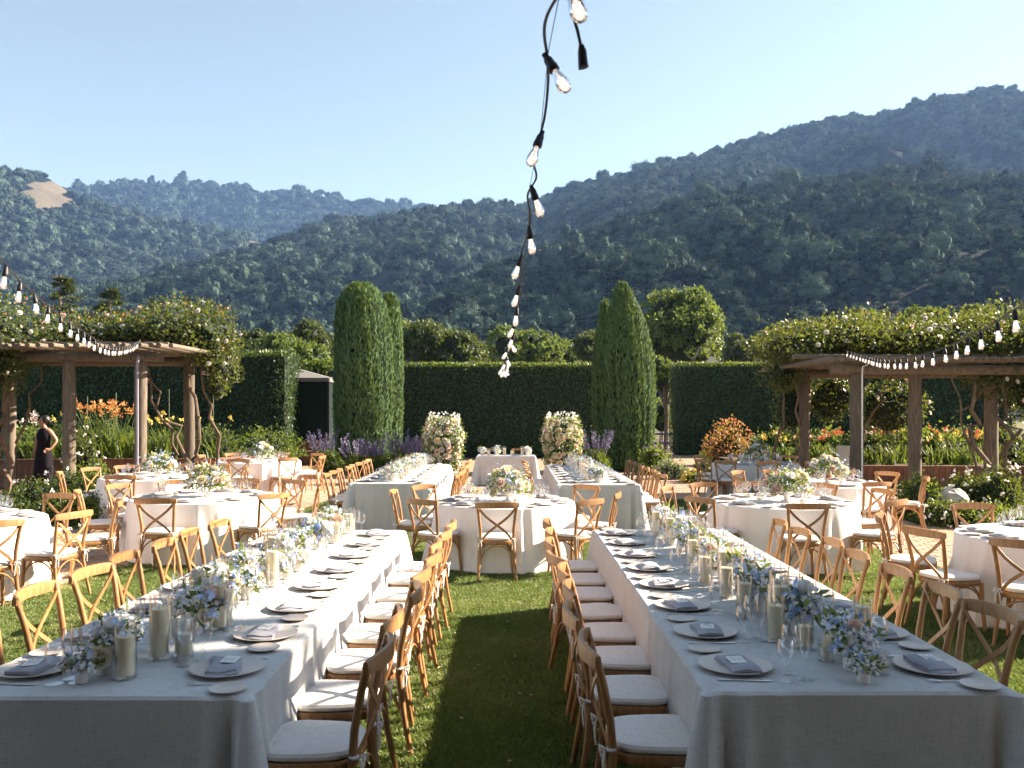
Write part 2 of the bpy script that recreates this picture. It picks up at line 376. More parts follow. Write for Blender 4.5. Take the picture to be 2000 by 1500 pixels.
# ------------------------------------------------------------------ foliage meshes
def ball(rng, n):
    return unit(rng.normal(size=(n, 3)))
def lumpy_core(name, rx, ry, rz, mat, seed=0, n=14, m=9, amp=.2, z0=0):
    mb = MB(); rg = random.Random(seed); vs = []; fs = []
    for j in range(m+1):
        ph = math.pi*j/m
        for i in range(n):
            th = 2*math.pi*i/n; k = 1+amp*(rg.random()-.5)*2
            vs.append((rx*k*math.sin(ph)*math.cos(th), ry*k*math.sin(ph)*math.sin(th), z0+rz*k*math.cos(ph)))
    for j in range(m):
        for i in range(n): fs.append((j*n+i, (j+1)*n+i, (j+1)*n+(i+1)%n, j*n+(i+1)%n))
    mb.add(vs, fs); return mb.mesh(name, mat)
def crown_mesh(name, seed, nclump, nleaf, leaf, mats, core=True, flat=.85, lobes=6, rad=1.0, hollow=.55, ck=.66, lc_=(.25, .55), lr_=(.38, .62), spread=None):
    """foliage clumps through a lobed volume of radius ~1, centred at the origin; leaf = leaf length"""
    rng = np.random.default_rng(seed)
    lc = ball(rng, lobes)*rng.uniform(*lc_, (lobes, 1)); lc[:, 2] *= flat; lr = rng.uniform(*lr_, lobes)
    li = rng.integers(0, lobes, nclump); d = ball(rng, nclump); d[:, 2] = np.where(d[:, 2] < -.35, -d[:, 2], d[:, 2])
    C = lc[li] + d*lr[li][:, None]*rng.uniform(hollow, 1.05, (nclump, 1)); C[:, 2] *= flat
    ci = np.repeat(np.arange(nclump), nleaf); n = len(ci)
    cs = rng.uniform(.6, 1.3, nclump)[ci][:, None]
    P = C[ci] + ball(rng, n)*rng.uniform(.3, 1, (n, 1))*(spread or leaf*1.3)*cs
    D = unit(unit(C[ci]+1e-6)*.5 + rng.normal(size=(n, 3))*.7 + np.array([0, 0, .15]))
    L = leaf*rng.uniform(.7, 1.3, n); V = kites(rng, P*rad, D, L*rad, L*.62*rad, unit(d[ci]+C[ci]*.6), .45)
    if not core: return quads(name, V, mats)
    mi = np.zeros(len(V), np.int32)
    ext = []
    for k in range(lobes):
        nn, mm = 7, 5
        g = [[lc[k]*np.array([1,1,flat]) + ck*lr[k]*np.array([math.sin(math.pi*j/mm)*math.cos(2*math.pi*i/nn), math.sin(math.pi*j/mm)*math.sin(2*math.pi*i/nn), flat*math.cos(math.pi*j/mm)]) for i in range(nn)] for j in range(mm+1)]
        for j in range(mm):
            for i in range(nn): ext.append([g[j][i], g[j+1][i], g[j+1][(i+1)%nn], g[j][(i+1)%nn]])
    V = np.concatenate([V, np.array(ext)*rad]); mi = np.concatenate([mi, np.ones(len(ext), np.int32)])
    return quads(name, V, mats, mi)
def boxy_leaves(rng, x0, x1, y0, y1, z0, z1, dens, leaf, faces='FTRL', jit=.06):
    """leaf quads over the faces of a clipped hedge: F front (y0), T top, R right, L left"""
    out = []
    def face(n, o, u, v, nrm):
        a = rng.random((n, 2)); P = np.array(o)+a[:, :1]*np.array(u)+a[:, 1:]*np.array(v)
        w = (fbm(a[:, 0]*np.linalg.norm(u)*1.3, a[:, 1]*np.linalg.norm(v)*1.3, 5, 3)-.45)*.22
        P = P + np.array(nrm)*(rng.normal(size=(n, 1))*jit*.5+w[:, None])
        D = unit(np.array(nrm)*.55+rng.normal(size=(n, 3))*.55+np.array([0, 0, .25]))
        L = leaf*rng.uniform(.7, 1.35, n); out.append(kites(rng, P, unit(D-np.array(nrm)*.35), L, L*.6, np.array(nrm)[None]*np.ones((n, 1)), .55))
    if 'F' in faces: face(int(dens*(x1-x0)*(z1-z0)), (x0, y0, z0), (x1-x0, 0, 0), (0, 0, z1-z0), (0, -1, 0))
    if 'T' in faces: face(int(dens*1.3*(x1-x0)*(y1-y0)), (x0, y0, z1), (x1-x0, 0, 0), (0, y1-y0, 0), (0, 0, 1))
    if 'R' in faces: face(int(dens*(y1-y0)*(z1-z0)), (x1, y0, z0), (0, y1-y0, 0), (0, 0, z1-z0), (1, 0, 0))
    if 'L' in faces: face(int(dens*(y1-y0)*(z1-z0)), (x0, y0, z0), (0, y1-y0, 0), (0, 0, z1-z0), (-1, 0, 0))
    return np.concatenate(out)
#@@SETTING
# ------------------------------------------------------------------ ground, lawn, paths
def sheet(name, pts, z, mat, n=1):
    mb = MB(); mb.add([(x, y, z) for x, y in pts], [tuple(range(len(pts)))]); o = obj(name, mb.mesh(name, mat)); tag(o, kind='structure'); return o
sheet('ground', [(-3500, -150), (3500, -150), (3500, 3500), (-3500, 3500)], -.03, M['valley'])
sheet('garden_soil', [(-40, -8), (40, -8), (40, 60), (-40, 60)], -.02, M['soil'])
LX0, LX1, LY1 = -4.75, 4.95, 18.6
path = sheet('path', [(-11, 4), (11.5, 4), (11.5, 40), (-11, 40)], -.014, M['mortar'])
lawn_pts = [(LX0, 1)] + [(LX0+.12*math.sin(y*1.3)+(.0 if y < 13 else .25*(y-13)**.9), y) for y in np.linspace(2, LY1, 20)] + \
           [(LX1-.12*math.sin(y*1.1)-(.0 if y < 12.5 else .18*(y-12.5)**.9), y) for y in np.linspace(LY1, 2, 20)] + [(LX1, 1)]
sheet('lawn', lawn_pts, -.008, M['lawn_base'])
def in_poly(x, y, poly):
    inside = np.zeros(len(x), bool); j = len(poly)-1
    for i in range(len(poly)):
        xi, yi = poly[i]; xj, yj = poly[j]
        c = ((yi > y) != (yj > y)) & (x < (xj-xi)*(y-yi)/(yj-yi+1e-12)+xi); inside ^= c; j = i
    return inside
# grass: tufts of real blades
def tuft_mesh(seed):
    rng = np.random.default_rng(seed); n = 260
    r = np.sqrt(rng.random(n))*.16; a = rng.random(n)*6.283
    P = np.stack([r*np.cos(a), r*np.sin(a), np.full(n, -.006)], 1)
    lean = rng.normal(size=(n, 3))*np.array([.5, .5, 0])+np.array([0, 0, 1]); D = unit(lean)
    L = rng.uniform(.022, .055, n); W = rng.uniform(.003, .0055, n)
    sd = unit(np.cross(D, unit(rng.normal(size=(n, 3)))))*W[:, None]*.5
    mid = P + D*L[:, None]*.55; tip = P + D*L[:, None] + lean*np.array([1, 1, 0])*L[:, None]*.35 - np.array([0, 0, 1])*L[:, None]*.05
    V = np.stack([P-sd, P+sd, tip+sd*.15, mid-sd], 1)
    V[:, 3] = mid-sd; return quads('grass_tuft', V, M['blade'])
rng = np.random.default_rng(3)
gp = rng.uniform((LX0-.4, 3.0), (LX1+.4, LY1+.3), (14500, 2))
keep = in_poly(gp[:, 0]+rng.normal(size=len(gp))*.05, gp[:, 1]+rng.normal(size=len(gp))*.05, lawn_pts) & (np.abs(gp[:, 0]) < gp[:, 1]*.66+.4)
gp = gp[keep]; g = len(gp)
scatter('lawn_grass', np.column_stack([gp, np.full(g, -.006)]), rng.uniform(.8, 1.25, g), rng.random(g)*6.28, rng.integers(0, 3, g),
        [tuft_mesh(s) for s in (1, 2, 3)], 'short green lawn grass between the long tables', 'grass')
# dry leaves and petals dropped on the grass
def dry_leaf():
    mb = MB(); mb.add([(0, -.02, .004), (.011, -.004, .010), (.006, .014, .006), (0, .024, .012), (-.007, .012, .007), (-.010, -.005, .009), (0, 0, .003)], [(0,1,6),(1,2,6),(2,3,6),(3,4,6),(4,5,6),(5,0,6)]); return mb.mesh('dry_leaf', M['dry'])
lp = np.column_stack([rng.uniform(-1.0, 1.0, 60), rng.uniform(4.2, 9.5, 60)**1.0, np.full(60, .028)])
scatter('fallen_leaves', lp, rng.uniform(.6, 1.3, 60), rng.random(60)*6.28, np.zeros(60), [dry_leaf()], 'small dry leaves and petals dropped on the aisle grass', 'leaves')
# brick pavers: the largest in view as single pieces, the rest as one mass
def paver_me(seed):
    rg = random.Random(seed); mb = MB(); a, b, h = .112, .054, .012
    j = lambda: (rg.random()-.5)*.006
    top = [(-a+.006+j(), -b+.006+j(), h), (a-.006+j(), -b+.006+j(), h), (a-.006+j(), b-.006+j(), h), (-a+.006+j(), b-.006+j(), h)]
    mb.add([(-a, -b, 0), (a, -b, 0), (a, b, 0), (-a, b, 0)]+top, [(4,5,6,7),(0,1,5,4),(1,2,6,5),(2,3,7,6),(3,0,4,7)]); return mb
pav = [paver_me(s) for s in range(3)]; pavm = [p.mesh('paver', M['paver']) for p in pav]
cells = []
for iy in range(int((26-8.5)/.12)):
    y = 8.5+iy*.12
    for ix in range(-46, 46):
        x = ix*.236+(.118 if iy % 2 else 0)
        if abs(x) < y*.62: cells.append((x, y))
cells = np.array(cells); cells = cells[~in_poly(cells[:, 0], cells[:, 1], lawn_pts)]
cells = cells[(cells[:, 0] > -11) & (cells[:, 0] < 11.3) & (cells[:, 1] < 26) & ~((cells[:, 0] < -6.9) & (cells[:, 1] > 14.2) & (cells[:, 1] < 18)) & ~((cells[:, 0] > 6.6) & (cells[:, 1] > 11.2+.0) & (cells[:, 1] < 18) & (cells[:, 0] < 11) & (cells[:, 1]-13.2 > (cells[:, 0]-6.6)*-.5))]
vis = ((np.abs(cells[:, 0]-6.1) < 1.6) & (np.abs(cells[:, 1]-12.2) < 2.6)) | ((np.abs(cells[:, 0]+6.3) < 1.6) & (np.abs(cells[:, 1]-12.6) < 2.2))
order = np.argsort(cells[:, 1]+(~vis)*100)
rg = random.Random(8); allv = []; rest = MB()
for k, i in enumerate(order):
    x, y = cells[i]; ang = rg.uniform(-.035, .035); zo = rg.uniform(-.004, .002)
    if k < 300:
        obj('paver', pavm[k % 3], path, (x, y, -.012+zo), (rg.uniform(-.01,.01), rg.uniform(-.01,.01), ang))
    else:
        ca, sa = math.cos(ang), math.sin(ang); p = pav[k % 3]
        rest.add([(x+vx*ca-vy*sa, y+vx*sa+vy*ca, vz-.012+zo) for vx, vy, vz in p.v], p.f)
tag(obj('pavers', rest.mesh('pavers', M['paver']), path), kind='stuff')

# ------------------------------------------------------------------ hills and their woods
def prof(pts, D):
    xs = np.array([(p[0]-1000)*D/F_PX for p in pts]); zs = np.array([CAM_H+(HZ-p[1])*D/F_PX for p in pts]); return lambda x: np.interp(x, xs, zs)
def hillfn(pts, D, y0, back, seed, gam, power=1.0, gs=None):
    H = prof(pts, D); gs = gs or D*.13
    def f(x, y):
        t = (y-y0)/(D-y0); h = H(x)
        up = np.clip(t, 0, 1)**power; dn = np.clip(1-(y-D)/back, 0, 1)
        g = np.where(t < 1, up, dn*dn*(3-2*dn))
        wv = np.sin(np.pi*np.clip(t, 0, 1))
        warp = (fbm(x/gs*.6, y/gs*.5, seed+50, 3)-.5)*1.6
        gul = 1-np.abs(2*vnoise(x/gs+warp, y/gs*.35+warp*.4, seed)-1)          # spurs and gullies running down the slope
        rough = (fbm(x/(gs*.35), y/(gs*.35), seed+9, 4)-.47)
        return h*g + h*gam*wv*(gul-.55) + h*.09*rough*np.clip(t*3, 0, 1)*np.where(t > 1, dn, 1)
    return f
HILLS = [
 ('hill_near', [(500,730),(600,700),(750,640),(900,565),(1000,520),(1100,482),(1200,445),(1300,417),(1372,394),(1450,380),(1516,369),(1700,362),(1984,354),(2300,350),(2700,430)], 560, 190, 160, 3, .16, 1.0, 6.4),
 ('hill_back', [(150,640),(250,575),(400,540),(520,500),(560,487),(640,452),(760,435),(800,430),(895,412),(965,405),(1035,401),(1087,384),(1175,352),(1300,318),(1350,308),(1450,280),(1535,260),(1600,245),(1700,222),(1800,207),(1900,190),(1940,184),(2000,190),(2200,215),(2600,330)], 1250, 420, 500, 11, .22, 1.0, 8.8),
 ('hill_left', [(-500,420),(-200,360),(0,342),(60,341),(100,350),(150,385),(200,405),(300,425),(370,440),(430,465),(500,475),(540,490),(600,520),(720,610),(800,680)], 1500, 500, 600, 23, .24, 1.0, 10),
 ('hill_far', [(-400,400),(0,380),(130,364),(220,358),(360,353),(390,355),(430,365),(520,375),(600,385),(700,392),(790,395),(870,403),(900,412),(1000,450),(1250,540)], 2500, 1500, 700, 37, .22, 1.0, 14),
]
far_me = [crown_mesh('far_crown', s, 120, 8, .12, [M['leaf_far'], M['leaf_far']], flat=.8, lobes=13, hollow=.92, ck=.97, lc_=(.3, .72), lr_=(.26, .44)) for s in (1, 2, 3, 4)]
tall_me = crown_mesh('tall_crown', 9, 120, 8, .12, [M['leaf_far'], M['leaf_far']], flat=1.15, lobes=13, hollow=.92, ck=.97, lc_=(.3, .72), lr_=(.26, .44))
for hn, pts, D, y0, back, seed, gam, power, sp in HILLS:
    f = hillfn(pts, D, y0, back, seed, gam, power)
    xa = (pts[0][0]-1000)*D/F_PX; xb = (pts[-1][0]-1000)*D/F_PX; st = D/110
    nx = int((xb-xa)/st)+1; ny = int((D+back-y0)/st)+1
    gx, gy = np.meshgrid(np.linspace(xa, xb, nx), np.linspace(y0, D+back, ny)); gz = f(gx, gy)-1.0
    me = bpy.data.meshes.new(hn); vs = np.stack([gx, gy, gz], -1).reshape(-1, 3)
    fs = [(j*nx+i, j*nx+i+1, (j+1)*nx+i+1, (j+1)*nx+i) for j in range(ny-1) for i in range(nx-1)]
    me.from_pydata(vs.tolist(), [], fs); me.materials.append(M['hill']); me.materials.append(M['hill_dry'])
    cx_ = gx[:-1, :-1].ravel(); cy_ = gy[:-1, :-1].ravel()
    def dry(x, y):
        q = fbm(x/(D*.10), y/(D*.16), seed+77, 3)
        b = np.zeros_like(x)
        if hn == 'hill_left':
            u = 1000+x*F_PX/y; v = HZ-(f(x, y)-CAM_H)*F_PX/y
            b = (((u-100)/62)**2+((v-376)/30)**2 < 1) | (((u-520)/40)**2+((v-478)/16)**2 < 1) | (((u-330)/60)**2+((v-428)/10)**2 < 1)
        return (b > 0) & (q > .22)
    dr = dry(cx_, cy_); me.polygons.foreach_set('material_index', dr.astype(np.int32)); me.polygons.foreach_set('use_smooth', np.ones(len(me.polygons), bool))
    tag(obj(hn, me), kind='structure')
    rng = np.random.default_rng(seed)
    k = int((xb-xa)*(D+back*.12-y0)/(sp*sp)*1.15)
    x = rng.uniform(xa, xb, k); y = rng.uniform(y0, D+back*.12, k)
    ok = (np.abs(x) < y*.64) & ~dry(x, y)
    dn = fbm(x/(sp*7), y/(sp*7), seed+5, 3); t = (y-y0)/(D-y0)
    if hn == 'hill_near':   # open brush on the lower slope in the middle and right, trees above
        bare = np.clip((.62-t)*2.2, 0, .9)*np.clip((x+60)/90, 0, 1); ok &= (rng.random(k) > bare) & (dn+rng.random(k)*.3 > .42)
    else: ok &= (dn+rng.random(k)*.35 > .40)
    x = x[ok]; y = y[ok]; z = f(x, y)-1.0; n = len(x)
    s = sp*np.exp(rng.normal(size=n)*.32)*.72; kd = rng.choice(5, n, p=[.24,.24,.22,.22,.08])
    scatter('hillside_trees', np.column_stack([x, y, z+s*.45]), s, rng.random(n)*6.28, kd, far_me+[tall_me],
            {'hill_near': 'oak woodland covering the nearest hillside on the right', 'hill_back': 'hazy woodland on the tall mountain behind the right hill',
             'hill_left': 'woodland on the left mountain with bare grassy dome', 'hill_far': 'blue distant woodland on the farthest ridge'}[hn], 'woodland', sz=s*rng.uniform(.8, 1.25, n))
    if hn == 'hill_near':   # low brush filling the open slope
        k = 24000; x = rng.uniform(xa, xb, k); y = rng.uniform(y0, D*.92, k); ok = (np.abs(x) < y*.64)
        x = x[ok]; y = y[ok]; n = len(x); s = rng.uniform(.8, 2.2, n)
        scatter('hillside_brush', np.column_stack([x, y, f(x, y)-1.0+s*.3]), s, rng.random(n)*6.28, rng.integers(0, 4, n), far_me,
                'low grey green brush on the open lower slope', 'brush')

# ------------------------------------------------------------------ hedges and cypresses
def hedge(x0, x1, y0, y1, z1, label, seed, faces='FTRL', dens=330, leaf=.085):
    t = empty('clipped_hedge', ((x0+x1)/2, y0, 0)); tag(t, label, 'hedge', 'clipped garden hedges')
    rng = np.random.default_rng(seed); off = np.array([(x0+x1)/2, y0, 0])
    V = boxy_leaves(rng, x0, x1, y0, y1, .05, z1, dens, leaf, faces)-off
    obj('foliage', quads('hedge_foliage', V, M['leaf_hedge']), t)
    n = int(520*(x1-x0)); P = np.stack([rng.uniform(x0, x1, n), rng.uniform(y0-.12, y1+.1, n), z1+rng.uniform(-.14, .04, n)+(vnoise(rng.uniform(0, 99, n), rng.uniform(0, 9, n), seed)-.5)*.08], 1)
    D = unit(np.stack([rng.normal(size=n)*.4, rng.normal(size=n)*.4-.1, np.ones(n)], 1)); L = leaf*rng.uniform(.8, 1.7, n)
    obj('young_shoots', quads('hedge_shoots', kites(rng, P-off, D, L, L*.5), M['leaf_bright']), t)
    mb = MB(); mb.box(((x0+x1)/2-off[0], (y0+y1)/2-off[1], (z1-.1)/2), (x1-x0-.2, y1-y0-.2, z1-.1)); obj('hedge_shade_core', mb.mesh('hedge_core', M['core']), t)  # dark box inside the hedge, coloured as the shade behind the leaves
hedge(px(770,36), px(1180,36), 36, 37.6, pz(712,36), 'long clipped hedge behind the head table between the two cypresses', 1, 'FT')
hedge(-19, px(560,29.5), 29.5, 31.6, pz(690,29.5), 'clipped hedge behind the left pergola with a sunlit right end', 2, 'FTR')
hedge(px(1322,38), 22, 38, 39.6, pz(711,38), 'clipped hedge behind the orange shrub and right pergola', 3, 'FTL')

def cypress(cols, label, seed, top=(.95, .82, .58, .20)):
    """cols: (x, y, height, radius, lean) columns of one tree"""
    x0, y0 = cols[0][0], cols[0][1]; t = empty('cypress_tree', (x0, y0, 0)); tag(t, label, 'cypress', 'pair of clipped cypresses')
    rng = np.random.default_rng(seed); out = []; core = MB()
    for (cx, cyy, h, r, lean) in cols:
        n = int(24000*r*h/6)
        z = rng.random(n)**.9*h*1.0; a = rng.random(n)*6.283; u = z/h
        pr = np.interp(u, [0, .08, .3, .6, .8, .9, .96, 1.0], [.72, .84, .98, 1.0, *top])
        lump = 1+(fbm(a*2.2+7, z*.55, seed, 3)-.5)*.20 + (vnoise(a*9, z*.35, seed+3)-.5)*.14
        rr = r*pr*lump*(1-rng.random(n)**3*.12)
        P = np.stack([cx-x0+rr*np.cos(a)+lean*u*u, cyy-y0+rr*np.sin(a), z], 1)
        D = unit(np.stack([np.cos(a)*.22, np.sin(a)*.22, np.ones(n)], 1)+rng.normal(size=(n, 3))*.20)
        L = rng.uniform(.09, .19, n)*(1+(u > .94)*rng.random(n)*.6); out.append(kites(rng, P, D, L, L*.30, np.stack([np.cos(a), np.sin(a), np.full(n, .15)], 1), .38))
        core.lathe([(r*.62, .02)]+[(r*.86*float(np.interp(v, [0, .08, .3, .6, .8, .9, .97], [.70, .82, .95, .97, top[0]*.97, top[1]*.9, top[2]*.5])), v*h) for v in np.linspace(.05, .97, 14)], 14, (cx-x0, cyy-y0, 0))
    obj('crown', quads('cypress_crown', np.concatenate(out), M['leaf_cypress']), t)
    obj('crown_shade_core', core.mesh('cypress_core', M['core'], True), t)  # dark solid so gaps in the foliage look shaded
    mb = MB(); mb.tube([(0, 0, -.02), (0, 0, .5)], [.16, .13], 8); obj('trunk', mb.mesh('cypress_trunk', M['bark']), t)
DC = 28.0
cypress([(px(712,DC), DC, pz(562,DC), .93, -.1), (px(757,DC), DC+.5, pz(578,DC), .42, 0), (px(680,DC), DC+.3, pz(590,DC), .5, 0)], 'tall dark cypress on the left behind purple flower spikes', 5)
cypress([(px(1230,DC), DC, pz(562,DC), .84, -.25), (px(1186,DC), DC+.6, pz(590,DC), .40, 0)], 'tall dark cypress on the right beside the round tree', 6, (.74, .48, .28, .06))

# ------------------------------------------------------------------ trees behind the hedges
def tree(loc, r, hc, mat, label, seed, flat=.85, nclump=260, leaf=.11, group='trees beyond the hedges', sx=1.0, name='tree', lobes=9, lc_=(.25, .68), lr_=(.26, .5)):
    t = empty(name, loc); tag(t, label, 'tree', group)
    me = crown_mesh('tree_crown', seed, nclump, 26, leaf, [M[mat], M['core']], flat=flat, lobes=lobes+6, hollow=.8, ck=.68, lc_=lc_, lr_=lr_, spread=.10)
    obj('crown', me, t, (0, 0, hc), (0, 0, 0), (r*sx, r*sx, r))
    mb = MB(); rg = random.Random(seed)
    mb.tube([(0, 0, -.1), (.05*r, 0, hc*.45), (0, 0, hc)], [r*.10, r*.075, r*.04], 8)
    for k in range(5):
        a = k*1.256+rg.random(); mb.tube([(0, 0, hc*.55), (math.cos(a)*r*.3, math.sin(a)*r*.3, hc*.9), (math.cos(a)*r*.55, math.sin(a)*r*.55, hc+r*.25)], [r*.05, r*.035, r*.012], 6)
    obj('trunk', mb.mesh('tree_trunk', M['bark'], True), t)
tree((px(1335,62), 62, 0), 3.9, pz(650,62), 'leaf_tree', 'large round pale green tree behind the right cypress', 31, .98, 1100, .06, lobes=18, lc_=(.30, .52), lr_=(.32, .46))
tree((px(860,70), 70, 0), 4.6, pz(690,70), 'leaf_oak', 'dark round evergreen tree behind the central hedge', 32, .72, 900, .06, lobes=14, lc_=(.30, .55), lr_=(.32, .46))
for i, (x, y, d, r, m, lab) in enumerate([
    (1040, 690, 85, 4.0, 'leaf_tree', 'pale feathery tree behind hedge, right of the tile roof'), (1095, 700, 90, 3.0, 'leaf_tree', 'small pale tree left of the right cypress beyond hedge'),
    (950, 700, 95, 2.6, 'leaf_oak', 'low dark tree beside the distant tile roof'), (610, 675, 75, 3.1, 'leaf_oak', 'dark tree just left of the left cypress top hedge line'),
    (560, 705, 60, 2.6, 'leaf_tree', 'low pale tree above the dark storage tent'), (480, 690, 80, 3.2, 'leaf_oak', 'dark bushy tree right of the left pergola roses'),
    (648, 740, 48, 1.9, 'leaf_bright', 'bright green tree between storage tent and left cypress'), (1160, 680, 80, 2.6, 'leaf_oak', 'dark tree touching the left side of right cypress'),
    (1440, 690, 95, 2.9, 'leaf_oak', 'dark small tree right of the round pale tree'), (1500, 680, 90, 2.6, 'leaf_oak', 'dark tree left of the right pergola vine'),
    (1530, 660, 110, 3.2, 'leaf_oak', 'distant dark tree above the left end of right vine'), (1690, 640, 75, 2.4, 'leaf_oak', 'distant tree peeking over the right pergola vine'),
    (1800, 635, 60, 1.8, 'leaf_bright', 'bright tree top peeking over right pergola vine'), (1890, 630, 64, 1.7, 'leaf_bright', 'bright tree top near right edge above the vine'),
    (1300, 735, 44, 1.35, 'leaf_tree', 'small tree filling the gap beside right cypress'), (790, 668, 85, 2.6, 'leaf_tree', 'pale tree right of left cypress top'),
    (1290, 815, 46, 1.3, 'leaf_bright', 'sunlit fruit tree seen through gap beside right cypress')]):
    tree((px(x, d), d, 0), r, max(pz(y, d), r*.8), m, lab, 40+i, .85, 420, .085, lobes=8)
def conifer(x, d, ytop, w, label, seed):
    h = pz(ytop, d); t = empty('conifer_tree', (px(x, d), d, 0)); tag(t, label, 'conifer', 'conifers behind the left pergola')
    rng = np.random.default_rng(seed); br = MB(); br.tube([(0, 0, 0), (0, 0, h)], [.28, .04], 8); out = []
    for k in range(64):
        z = h*(.35+.63*rng.random()); a = rng.random()*6.283; L = w*(1.08-z/h)*rng.uniform(1.0, 2.3)
        e = np.array([math.cos(a)*L, math.sin(a)*L, L*rng.uniform(-.25, .2)]); br.tube([(0, 0, z), tuple(e*.6+np.array([0, 0, z+.1])), tuple(e+np.array([0, 0, z]))], [.05, .03, .01], 5)
        n = 90; s = rng.uniform(.25, 1.05, (n, 1)); P = e*s+np.array([0, 0, z])+rng.normal(size=(n, 3))*np.array([.16, .16, .07])*L*.6
        out.append(kites(rng, P, unit(e)*.8+rng.normal(size=(n, 3))*.5, rng.uniform(.2, .45, n), .14))
    obj('foliage', quads('conifer_foliage', np.concatenate(out), M['leaf_conifer']), t); obj('trunk', br.mesh('conifer_trunk', M['bark']), t)
conifer(118, 70, 535, 2.6, 'open branched conifer above the left pergola, left one', 1)
conifer(215, 70, 560, 2.4, 'thin conifer above the left pergola, right one', 2)
# house far behind the hedge
hs = empty('house', (px(950, 100), 100, 0)); tag(hs, 'tile roofed house with chimney beyond the hedge', 'house')
mb = MB(); mb.box((0, 0, 3.2), (5, 6, 6.4)); obj('wall', mb.mesh('house_wall', M['plaster']), hs)
mb = MB(); mb.add([(-2.9, -3.3, 6.4), (2.9, -3.3, 6.4), (2.9, 3.3, 6.4), (-2.9, 3.3, 6.4), (-.3, -.3, 8.3), (.3, .3, 8.3)], [(0,1,5,4),(1,2,5),(2,3,4,5),(3,0,4),(0,3,2,1)])
rf = obj('roof', mb.mesh('house_roof', M['terracotta']), hs)
mb = MB(); mb.box((1.4, -.6, 8.2), (.5, .5, 1.6)); mb.box((1.4, -.6, 9.05), (.62, .62, .12)); obj('chimney', mb.mesh('chimney', M['plaster']), rf)
h2 = empty('farm_shed', (px(1415, 110), 110, 0)); tag(h2, 'pale shed wall glimpsed right of the round tree', 'shed')
mb = MB(); mb.box((0, 0, 4.5), (3.6, 5, 9)); obj('wall', mb.mesh('shed_wall', M['plaster']), h2)
mb = MB(); mb.box((0, 0, 9.1), (4.0, 5.6, .2)); obj('roof', mb.mesh('shed_roof', M['tent_roof']), h2)
# wires
for i, (y, d, lab) in enumerate([(684, 82, 'upper thin black power line crossing behind the hedges'), (692, 84, 'lower thin black power line crossing behind the hedges')]):
    mb = MB(); xs = np.linspace(-60, 60, 30); mb.tube([(x, d, pz(y, d)+.0002*x*x) for x in xs], .025, 5); tag(obj('power_line', mb.mesh('power_line', M['black'])), lab, 'power line', 'power lines')

# the big tree out of frame on the right whose crown shades the near ends of the front tables
tree((10.2, 5.6, 0), 2.9, 6.6, 'leaf_oak', 'broad leafy tree shading the near table ends', 91, .9, 700, .12, group=None, lobes=10)

# ------------------------------------------------------------------ storage tent
t = empty('storage_tent', (px(606, 31), 31, 0)); tag(t, 'dark screened tent with pale canvas roof beside the left hedge end', 'tent')
wd = 1.75; hh = pz(738, 31)
mb = MB(); mb.box((-.25, 1.0, hh/2), (wd, 2.0, hh)); obj('screen_wall', mb.mesh('tent_wall', M['tent_dark']), t)
mb = MB(); a = wd/2+.05
mb.add([(-a-.25, -.08, hh), (a-.25, -.08, hh), (a-.25, 2.1, hh), (-a-.25, 2.1, hh), (-1.1, 1.0, hh+.5), (-a-.25, -.08, hh-.14), (a-.25, -.08, hh-.14), (a-.25, 2.1, hh-.14), (-a-.25, 2.1, hh-.14)],
       [(0,1,4),(1,2,4),(2,3,4),(3,0,4),(5,6,1,0),(6,7,2,1),(7,8,3,2),(8,5,0,3)]); obj('roof', mb.mesh('tent_roof', M['tent_roof']), t)
mb = MB(); mb.box((wd/2-.22, -.03, hh/2), (.07, .07, hh)); obj('corner_post', mb.mesh('tent_post', M['black']), t)
mb = MB(); mb.box((-.25, -.06, .45), (wd, .06, .9)); obj('lower_panel', mb.mesh('tent_panel', M['plank']), t)
#@@PERGOLA
# ------------------------------------------------------------------ pergolas with climbing roses
def rough_log(mb, a, b, r, n=12, seed=0, seg=6):
    rg = random.Random(seed); a = Vector(a); b = Vector(b)
    pts = [a.lerp(b, i/seg)+Vector((rg.uniform(-1,1), rg.uniform(-1,1), rg.uniform(-1,1)))*r*.05 for i in range(seg+1)]
    mb.tube(pts, [r*rg.uniform(.94, 1.05) for _ in pts], n)
def logpart(name, a, b, r, parent, off, seed, n=12):
    mb = MB(); rough_log(mb, Vector(a)-off, Vector(b)-off, r, n, seed); return obj(name, mb.mesh(name, M['log'], True), parent)
def pergola(label, posts, beams, raf, top, seed):
    off = Vector((posts[0][0], posts[0][1], 0)); t = empty('pergola', off); tag(t, label, 'pergola', 'timber pergolas')
    for i, (x, y, h, r) in enumerate(posts): logpart('post', (x, y, -.05), (x, y, h), r, t, off, seed+i)
    for i, (a, b, r) in enumerate(beams): logpart('beam', a, b, r, t, off, seed+20+i, 14)
    x0, x1, y0, y1, z, stp, r = raf; k = 0; x = x0
    mb = MB(); rough_log(mb, (0, y0, 0), (0, y1, 0), r, 10, seed+60, 5); rm = mb.mesh('rafter', M['log'], True); rg = random.Random(seed)
    while x < x1:
        obj('rafter', rm, t, (x-off.x, -off.y+rg.uniform(-.08, .08), z+rg.uniform(-.008, .008)), (0, 0, rg.uniform(-.006, .006)), (rg.uniform(.9, 1.1), 1, rg.uniform(.9, 1.1))); x += stp
    for i, (a, b, r) in enumerate(top): logpart('top_pole', a, b, r, t, off, seed+80+i, 10)
    return t
zb = 3.02
